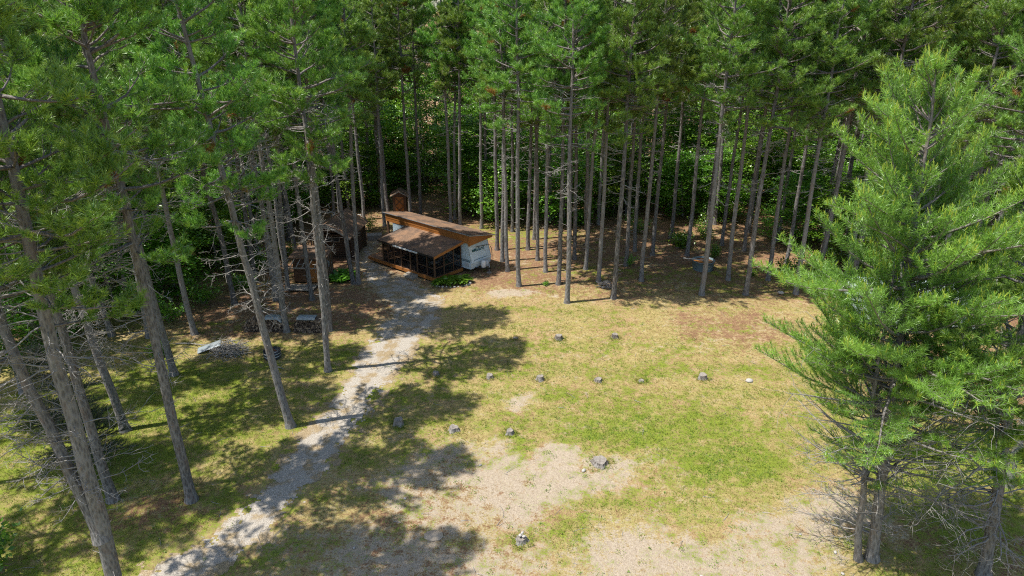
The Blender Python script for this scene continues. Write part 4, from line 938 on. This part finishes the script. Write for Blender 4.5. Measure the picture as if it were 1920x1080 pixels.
def fern_bed(name, label, x, y, rx, ry, n, seed):
    g = np.random.default_rng(seed); e = thing(name, label, 'plants', (x, y, H(x, y))); P = MB(); 
    for k in range(n):
        a = g.uniform(0, 6.28); r = math.sqrt(g.random()); c = np.array([rx * r * math.cos(a), ry * r * math.sin(a), 0.0])
        for q in range(9):
            az = g.uniform(0, 6.28); L = g.uniform(0.5, 1.05); p = limb_path(c, az, 1.3, L, 5, -1.5, 0.08, g); w = 0.07 * L / 0.5 + 0.03
            sd = np.array([-math.sin(az), math.cos(az), 0]) * w; wd = np.array([0.4, 1, 0.9, 0.6, 0.05])[:, None]
            v = np.concatenate([p - sd * wd, p + sd * wd]); P.add(v, None, [(i, i + 5, i + 6, i + 1) for i in range(4)], g.uniform(0.2, 0.7))
    P.obj('fronds', M['leaf'], e, stuff=True)
    return e
fb = fern_bed('fern_bed', 'green leafy plant bed edged with pale stones at the porch corner', -4.75, 49.35, 1.2, 0.55, 34, 31); fb.rotation_euler = (0, 0, R(20))
fern_bed('fern_bed', 'green leafy plant bed beside the shed and the pine pair', -13.5, 50.6, 0.8, 1.1, 30, 32)
def pebble(seed, rx, ry, rz_):
    g = np.random.default_rng(seed); mb = MB(); u = np.linspace(0, math.pi, 6); w = np.linspace(0, 2 * math.pi, 9)[:-1]; ph = g.uniform(0, 6.28, 3)
    U, W_ = np.meshgrid(u, w, indexing='ij'); rad = 1 + 0.14 * np.sin(2 * W_ + ph[0]) * np.sin(U) + 0.1 * np.sin(3 * U + ph[1])
    v = np.stack([rx * rad * np.sin(U) * np.cos(W_), ry * rad * np.sin(U) * np.sin(W_), rz_ * rad * np.cos(U)], -1).reshape(-1, 3)
    q = [(a * 8 + b, (a + 1) * 8 + b, (a + 1) * 8 + (b + 1) % 8, a * 8 + (b + 1) % 8) for a in range(5) for b in range(8)]; mb.add(v, None, q)
    return mb.mesh('stone', M['stone'], True)
peb = [pebble(k, 1.0, 0.8, 0.6) for k in range(4)]
for k in range(17):
    a = math.pi + k / 16 * math.pi * 1.05 + R(20); x = -4.75 + 1.5 * math.cos(a); y = 49.35 + 0.85 * math.sin(a)
    o = bpy.data.objects.new('edging_stone', peb[k % 4]); col.objects.link(o); o.location = (x, y, H(x, y) + 0.04); o.scale = (uni(0.08, 0.13),) * 3; o.rotation_euler = (0, 0, uni(0, 6))
    tag(o, 'small pale stone edging the plant bed at the porch corner', 'stone', 'plant bed edging stones')

# ------------------------------------------------------------------ stumps and stones in the clearing
def stump(seed, r, h):
    g = np.random.default_rng(seed); k = 18; an = np.arange(k) * 2 * math.pi / k
    wob = 1 + 0.09 * np.sin(3 * an + g.uniform(0, 6)) + 0.07 * np.sin(5 * an + g.uniform(0, 6)) + g.normal(0, 0.02, k)
    tilt = g.uniform(-0.12, 0.12, 2); rings = []
    for z, f, ww in ((-0.12, 1.55, 1.8), (0.0, 1.38, 1.6), (h * 0.3, 1.12, 1.2), (h * 0.8, 1.0, 1.0), (h, 0.97, 1.0)):
        rr = r * f * (1 + (wob - 1) * ww); zz = np.full(k, z) + (tilt[0] * np.cos(an) + tilt[1] * np.sin(an)) * r * (z / h if z > 0 else 0)
        rings.append(np.stack([rr * np.cos(an), rr * np.sin(an), zz], -1))
    s = MB(); q = [(a * k + b, a * k + (b + 1) % k, (a + 1) * k + (b + 1) % k, (a + 1) * k + b) for a in range(4) for b in range(k)]; s.add(np.concatenate(rings), None, q)
    t = MB(); top = rings[-1]; inn = top * np.array([0.55, 0.55, 1]) + np.array([0, 0, -0.02]); c = top.mean(0) + (0, 0, -0.035)
    t.add(np.vstack([top, inn, c]), [(k + b, k + (b + 1) % k, 2 * k) for b in range(k)], [(b, (b + 1) % k, k + (b + 1) % k, k + b) for b in range(k)])
    return s.mesh('stump_bark', M['stump_side'], True), t.mesh('stump_top', M['stump_top'])
STUMPS = [(3.06,39.94,0.24,0.34,None),(6.75,40.17,0.22,0.3,None),(0.21,40.02,0.17,0.08,None),(-4.49,35.25,0.2,0.22,'reddish stump in tree shade beside the gravel drive'),(-1.31,34.94,0.21,0.25,None),(1.64,34.69,0.23,0.33,None),(5.01,34.57,0.22,0.2,None),(7.5,34.51,0.17,0.12,None),(11.1,34.81,0.25,0.33,None),
          (-5.86,30.03,0.26,0.42,'tall split grey stump between the gravel drive and the sand'),(-2.97,29.54,0.27,0.25,'broad stump with a flat broken root at the shade edge'),(-0.11,29.26,0.2,0.24,'small stump just behind the bare sand patch'),(4.17,26.76,0.36,0.28,'wide weathered stump beside the pale sand and green grass'),(0.39,21.66,0.24,0.22,'short stump topped with pale stones')]
for k, (x, y, r, h, lab) in enumerate(STUMPS):
    a, b = stump(900 + k, r * 0.86, h * 0.82)
    e = thing('tree_stump', lab or 'grey cut stump in the rows across the dry grass', 'stump', (x, y, H(x, y)), 0, None if lab else 'stumps in rows')
    for nm, me in (('bark', a), ('cut_top', b)): o = bpy.data.objects.new(nm, me); col.objects.link(o); o.parent = e
for k, (x, y, s, z, lab) in enumerate([(0.34, 21.70, 0.12, 0.27, 'pale rounded stone lying on the short stump, left one'), (0.48, 21.62, 0.11, 0.27, 'pale rounded stone lying on the short stump, right one'), (0.42, 21.74, 0.10, 0.36, 'pale stone perched highest on the short stump'),
        (-3.2, 21.9, 0.42, 0.05, 'flat tan boulder half buried in the grass by the tree shade'), (13.72, 34.44, 0.3, 0.06, 'flat pale stone lying in dry grass beyond the last stump'), (20.2, 47.3, 0.32, 0.16, 'grey boulder at the foot of the last front-row pine'), (3.35, 26.2, 0.16, 0.05, 'white stone on the sand beside the wide stump'),
        (12.8, 21.0, 0.11, 0.04, None), (12.6, 19.9, 0.1, 0.04, None), (11.8, 22.0, 0.09, 0.03, None), (7.2, 19.8, 0.09, 0.03, None), (-1.5, 26.6, 0.1, 0.03, None), (-4.7, 24.2, 0.1, 0.03, None), (-6.3, 21.2, 0.09, 0.03, None), (2.0, 18.9, 0.1, 0.03, None)]):
    o = bpy.data.objects.new('stone', peb[k % 4]); col.objects.link(o); o.location = (x, y, H(x, y) + z); s *= 0.8; o.scale = (s, s, s * 0.75); o.rotation_euler = (0, 0, uni(0, 6))
    tag(o, lab or 'small white stone lying on bare sandy ground', 'stone', None if lab else 'loose white stones')
    if lab and 'tan boulder' in lab: o.scale = (0.45, 0.36, 0.16); o.location.z -= 0.03; o.data = pebble(77, 1, 0.8, 0.6); o.data.materials[0] = M['tan_stone']

# ------------------------------------------------------------------ firewood, brush, fire pit, tub
def woodpile(x, y, rz, L, h, label, tarp_span):
    e = thing('firewood_stack', label, 'firewood', (x, y, H(x, y)), rz); mb = MB(); g = np.random.default_rng(int(abs(x) * 100)); ends = MB()
    z = 0.07; row = 0
    while z < h:
        xx = -L / 2 + 0.1 + (row % 2) * 0.06
        while xx < L / 2 - 0.05:
            if z < h * min(1, 0.45 + 1.4 * (1 - abs(xx) / (L / 2))) + g.uniform(-0.08, 0.05):
                r = g.uniform(0.055, 0.085); yo = g.uniform(-0.06, 0.06); p = np.array([(xx + g.normal(0, .01), -0.22 + yo, z), (xx + g.normal(0, .02), 0.22 + yo, z + g.normal(0, .01))])
                mb.tube(p, r, 6, True, a=g.random())
            xx += 0.145
        z += 0.125; row += 1
    mb.obj('logs', M['grey_wood'] if False else M['woodmix'], e, stuff=True)
    t = MB(); nx_, ny_ = 14, 6; a, b = tarp_span
    X = np.linspace(a, b, nx_); Y = np.linspace(-0.38, 0.38, ny_); XX, YY = np.meshgrid(X, Y, indexing='ij')
    ZZ = h * np.minimum(1, 0.5 + 1.4 * (1 - np.abs(XX) / (L / 2))) + 0.06 - 0.9 * np.clip(np.abs(YY) - 0.25, 0, 1) + 0.05 * fnoise(XX, YY, 3, 4)
    v = np.stack([XX, YY, ZZ], -1).reshape(-1, 3); q = [(i * ny_ + j, (i + 1) * ny_ + j, (i + 1) * ny_ + j + 1, i * ny_ + j + 1) for i in range(nx_ - 1) for j in range(ny_ - 1)]
    t.add(v, None, q); o = t.obj('tarp', M['tarp'], e, True); so = o.modifiers.new('thick', 'SOLIDIFY'); so.thickness = 0.012
    return e
def mat_woodmix():
    m, nt, out = new_mat('split_firewood'); n = noise(nt, coords(nt), 14, 3, 0.7)
    c = ramp(nt, math_n(nt, 'ADD', math_n(nt, 'MULTIPLY', attr(nt, 'v'), 0.6), math_n(nt, 'MULTIPLY', n, 0.4)), [(0.2, (0.05, 0.04, 0.035)), (0.5, (0.15, 0.115, 0.09)), (0.8, (0.34, 0.27, 0.2))])
    principled(nt, out, c, 0.9, bump(nt, n, 0.4, 0.02), 0.15); return m
M['woodmix'] = mat_woodmix()
woodpile(-16.4, 41.0, R(2), 2.9, 1.0, 'left half of the firewood stack with a crumpled tarp on top', (0.1, 1.2))
woodpile(-13.45, 40.9, R(-3), 2.1, 1.05, 'right half of the firewood stack under a shiny grey tarp', (-0.7, 0.55))
def brush(name, label, x, y, r, h, n, seed, mat='deadwood'):
    g = np.random.default_rng(seed); mb = MB()
    for k in range(n):
        a = g.uniform(0, 6.28); q = r * math.sqrt(g.random()) * 0.7; c = np.array([q * math.cos(a), q * math.sin(a), h * (1 - (q / r) ** 2) * g.uniform(0.2, 1)])
        az = g.uniform(0, 6.28); L = g.uniform(0.5, 1.5) * r; p = limb_path(c - 0.4 * L * np.array([math.cos(az), math.sin(az), 0.15]), az, g.uniform(-0.1, 0.4), L, 4, -0.2, 0.12, g); p[:, 2] = np.maximum(p[:, 2], 0.01)
        mb.tube(p, np.linspace(g.uniform(0.014, 0.035), 0.006, 4), 4)
    e = thing(name, label, 'brush', (x, y, H(x, y))); mb.obj('sticks', M[mat], e, True, stuff=True); return e
brush('brush_pile', 'heap of dry sticks and branches in the grass near the firewood', -17.6, 37.9, 1.25, 0.75, 150, 41)
brush('brush_pile', 'small heap of brush at the foot of a front plantation pine', 7.2, 48.6, 0.7, 0.5, 60, 42)
mb = MB(); X = np.linspace(-0.7, 0.7, 8); Yv = np.linspace(-0.35, 0.35, 5); XX, YY = np.meshgrid(X, Yv, indexing='ij'); ZZ = 0.25 + 0.25 * XX + 0.05 * fnoise(XX, YY, 3, 2)
mb.add(np.stack([XX, YY, ZZ], -1).reshape(-1, 3), None, [(i * 5 + j, (i + 1) * 5 + j, (i + 1) * 5 + j + 1, i * 5 + j + 1) for i in range(7) for j in range(4)])
o = tag(mb.obj('metal_sheet', M['tarp'], smooth=True), 'bent shiny grey sheet leaning on the heap of sticks', 'sheet'); o.location = (-19.0, 38.2, H(-19, 38.2)); o.rotation_euler = (0.1, 0, 0.35); so = o.modifiers.new('thick', 'SOLIDIFY'); so.thickness = 0.01
fp = thing('fire_pit', 'dark steel fire pit drum behind the leaning pine', 'fire pit', (-14.75, 37.3, H(-14.7, 37.3)))
an = np.linspace(0, 2 * math.pi, 25)[:-1]; ring = MB()
v = np.concatenate([np.stack([rr * np.cos(an), rr * np.sin(an), np.full(24, z)], -1) for rr, z in ((0.5, -0.02), (0.52, 0.5), (0.46, 0.5), (0.45, 0.1))]); ring.add(v, None, [(a * 24 + b, a * 24 + (b + 1) % 24, (a + 1) * 24 + (b + 1) % 24, (a + 1) * 24 + b) for a in range(3) for b in range(24)]); ring.obj('drum', M['char'], fp, True)
tubes('ash_bed', M['char'], fp, (np.array([(0, 0, 0.02), (0, 0, 0.2)]), 0.45), n=20)
for z in (0.16, 0.34): tubes('hoop', M['metal'], fp, (np.array([(0, 0, z), (0, 0, z + 0.05)]), 0.525), n=24)
for k, a in enumerate((0.3, 2.2, 4.1)): tubes('charred_log', M['rust'], fp, (np.array([(0.4 * math.cos(a), 0.4 * math.sin(a), 0.22), (-0.1 * math.cos(a), -0.1 * math.sin(a), 0.72)]), 0.06), n=7)
tb_ = thing('stock_tub', 'round blue-grey tub standing behind a front plantation pine', 'tub', (15.7, 52.6, H(15.7, 52.6)))
ring = MB(); v = np.concatenate([np.stack([rr * np.cos(an), rr * np.sin(an), np.full(24, z)], -1) for rr, z in ((0.82, -0.02), (0.9, 0.72), (0.94, 0.74), (0.94, 0.78), (0.86, 0.78), (0.78, 0.1))]); ring.add(v, None, [(a * 24 + b, a * 24 + (b + 1) % 24, (a + 1) * 24 + (b + 1) % 24, (a + 1) * 24 + b) for a in range(5) for b in range(24)]); ring.obj('wall', M['tub'], tb_, True)
tubes('bottom', M['tub'], tb_, (np.array([(0, 0, 0.02), (0, 0, 0.12)]), 0.8), n=22); tubes('lid_board', M['orange_wood'], tb_, (np.array([(0, 0, 0.6), (0, 0, 0.64)]), 0.84), n=22)
o = tag(tubes('pole', M['rail'], None, (np.array([(-0.9, 0, 0.0), (0.0, 0.0, -0.05), (0.9, 0.02, -0.12)]), 0.05)), 'pale pole laid across the rim of the blue-grey tub', 'pole'); o.location = (14.9, 52.5, 0.92 + H(15, 52.5)); o.rotation_euler = (0, 0, -0.15)
pk = thing('plank_bin', 'low grey plank box beside the path behind the cabin', 'box', (-12.8, 60.6, H(-12.8, 60.6)), 0.2)
for k in range(3): boxes('plank', M['grey_wood'], pk, ((-0.6, -0.4, 0.02 + k * 0.15), (0.6, -0.36, 0.16 + k * 0.15))); boxes('plank', M['grey_wood'], pk, ((0.6, -0.4, 0.02 + k * 0.15), (0.64, 0.4, 0.16 + k * 0.15))); boxes('plank', M['grey_wood'], pk, ((-0.64, -0.4, 0.02 + k * 0.15), (-0.6, 0.4, 0.16 + k * 0.15)))
boxes('cover', M['grey_wood'], pk, ((-0.66, -0.42, 0.47), (0.66, 0.42, 0.5)))
g = np.random.default_rng(77)
def fallen(name, label, x, y, az, L, r, ntw, cat='branch'):
    mb = MB(); p = limb_path((0, 0, r), az, 0.0, L, 7, 0.0, 0.1, g); p[:, 2] = r + 0.06 * np.abs(np.sin(np.linspace(0, 3, 7))); mb.tube(p, np.linspace(r, r * 0.35, 7), 7, True)
    for k in range(ntw):
        q, d = along(p, g.uniform(0.2, 0.95)); p2 = limb_path(q, az + g.choice([-1, 1]) * g.uniform(0.4, 1.1), g.uniform(0, 0.6), L * 0.25, 4, -0.3, 0.15, g); p2[:, 2] = np.maximum(p2[:, 2], 0.01); mb.tube(p2, np.linspace(r * 0.4, 0.006, 4), 4)
    o = tag(mb.obj(name, M['deadwood'], smooth=True), label, cat); o.location = (x, y, H(x, y)); return o
fallen('fallen_branch', 'long bare fallen branch lying on the needle litter left of the brush pile', -21.5, 39.0, 0.1, 3.4, 0.05, 12)
fallen('fallen_log', 'grey fallen log lying near the foot of the scrubby low pine', 19.2, 19.2, 0.05, 3.5, 0.11, 3, 'log')
fallen('fallen_branch', 'thin bare branch on the grass before the forked pine', -12.2, 21.2, 0.2, 1.5, 0.025, 5)
fallen('fallen_branch', 'crooked dead branch lying in the grass behind the gravel drive', -13.6, 35.8, 2.6, 1.3, 0.025, 4)

# ------------------------------------------------------------------ small ground stuff: grass blades, twigs, fallen needles
def scatter_grass(n):
    g = np.random.default_rng(3); x = g.uniform(-30, 26, n * 3); y = 15 + 40 * g.random(n * 3) ** 1.15
    s, gr, l = cover(x, y); w = np.clip(0.28 + 0.9 * gr - 0.9 * s - 0.45 * l, 0.02, 1) * (0.35 + 1.3 * fnoise(x, y, 0.9, 5))
    keep = (g.random(n * 3) < w) & (drive_dist(x, y) + (fnoise(x, y, 0.8, 2) - 0.5) * 1.5 > 0.05) & (np.abs(x) < 0.8 * y + 3)
    x, y, gr = x[keep][:n], y[keep][:n], gr[keep][:n]; tall = np.ones(len(x))
    for sx, sy, sr, sh, _ in STUMPS:
        a_ = g.uniform(0, 6.28, 70); r_ = sr * g.uniform(1.1, 2.2, 70)
        x = np.append(x, sx + r_ * np.cos(a_)); y = np.append(y, sy + r_ * np.sin(a_)); gr = np.append(gr, np.full(70, 0.6)); tall = np.append(tall, np.full(70, 1.9))
    k = len(x)
    wob = fnoise(x, y, 1.6, 8) - 0.5; val = np.clip(0.05 + 0.75 * gr + 1.1 * wob + g.normal(0, 0.16, k), 0, 1)
    nb = 4; az = g.uniform(0, 6.28, (k, nb)); h = g.uniform(0.035, 0.10, (k, nb)) * (0.7 + 0.6 * val[:, None]) * tall[:, None]; rr = g.uniform(0.0, 0.07, (k, nb))
    bx_ = x[:, None] + rr * np.cos(az); by_ = y[:, None] + rr * np.sin(az); bz = hground(bx_, by_) - 0.005
    tl = g.uniform(0.2, 0.9, (k, nb)) * h; wd = 0.011
    p0 = np.stack([bx_ - wd * np.sin(az), by_ + wd * np.cos(az), bz], -1); p1 = np.stack([bx_ + wd * np.sin(az), by_ - wd * np.cos(az), bz], -1)
    p2 = np.stack([bx_ + tl * np.cos(az), by_ + tl * np.sin(az), bz + h], -1)
    v = np.stack([p0, p1, p2], 2).reshape(-1, 3); mb = MB(); mb.add(v, np.arange(len(v)).reshape(-1, 3), None, np.repeat(val, nb * 3))
    o = mb.obj('grass', M['grass'], stuff=True); tag(o, 'short patchy grass growing across the clearing', 'grass')
scatter_grass(90000)
def scatter_twigs(n):
    g = np.random.default_rng(9); mb = MB()
    for k in range(n):
        x, y = g.uniform(-26, 24), 16 + 42 * g.random(); 
        if -8 < x < 0 and 48 < y < 56: continue
        az = g.uniform(0, 6.28); L = g.uniform(0.15, 0.8); p = limb_path((x, y, H(x, y) + 0.015), az, 0.02, L, 3, 0, 0.15, g); mb.tube(p, np.linspace(g.uniform(0.008, 0.016), 0.005, 3), 3)
    o = mb.obj('fallen_twigs', M['deadwood'], stuff=True); tag(o, 'scattered small grey twigs lying on the ground', 'twigs')
scatter_twigs(420)

def scatter_weeds(n):
    g = np.random.default_rng(21); mb = MB(); P = []; V = []
    for k in range(n):
        x, y = g.uniform(-22, 22), 16.5 + 33 * g.random() ** 1.3
        if drive_dist(np.array(x), np.array(y)) < 0.1 and g.random() < 0.75: continue
        r = g.uniform(0.05, 0.3); m_ = int(8 + 90 * r); q = np.stack([x + g.normal(0, r * 0.5, m_), y + g.normal(0, r * 0.5, m_), H(x, y) + np.abs(g.normal(0.03, 0.035, m_))], -1)
        P.append(q); V.append(np.clip(g.uniform(0.3, 1.0) + g.normal(0, 0.1, m_), 0, 1))
    leaves(mb, np.concatenate(P), 0.05, g, 0.8, 0.5 + 0.5 * np.concatenate(V))
    o = mb.obj('weeds', M['grass'], stuff=True); tag(o, 'low green weeds dotted over the sand and dry grass', 'weeds')
scatter_weeds(900)
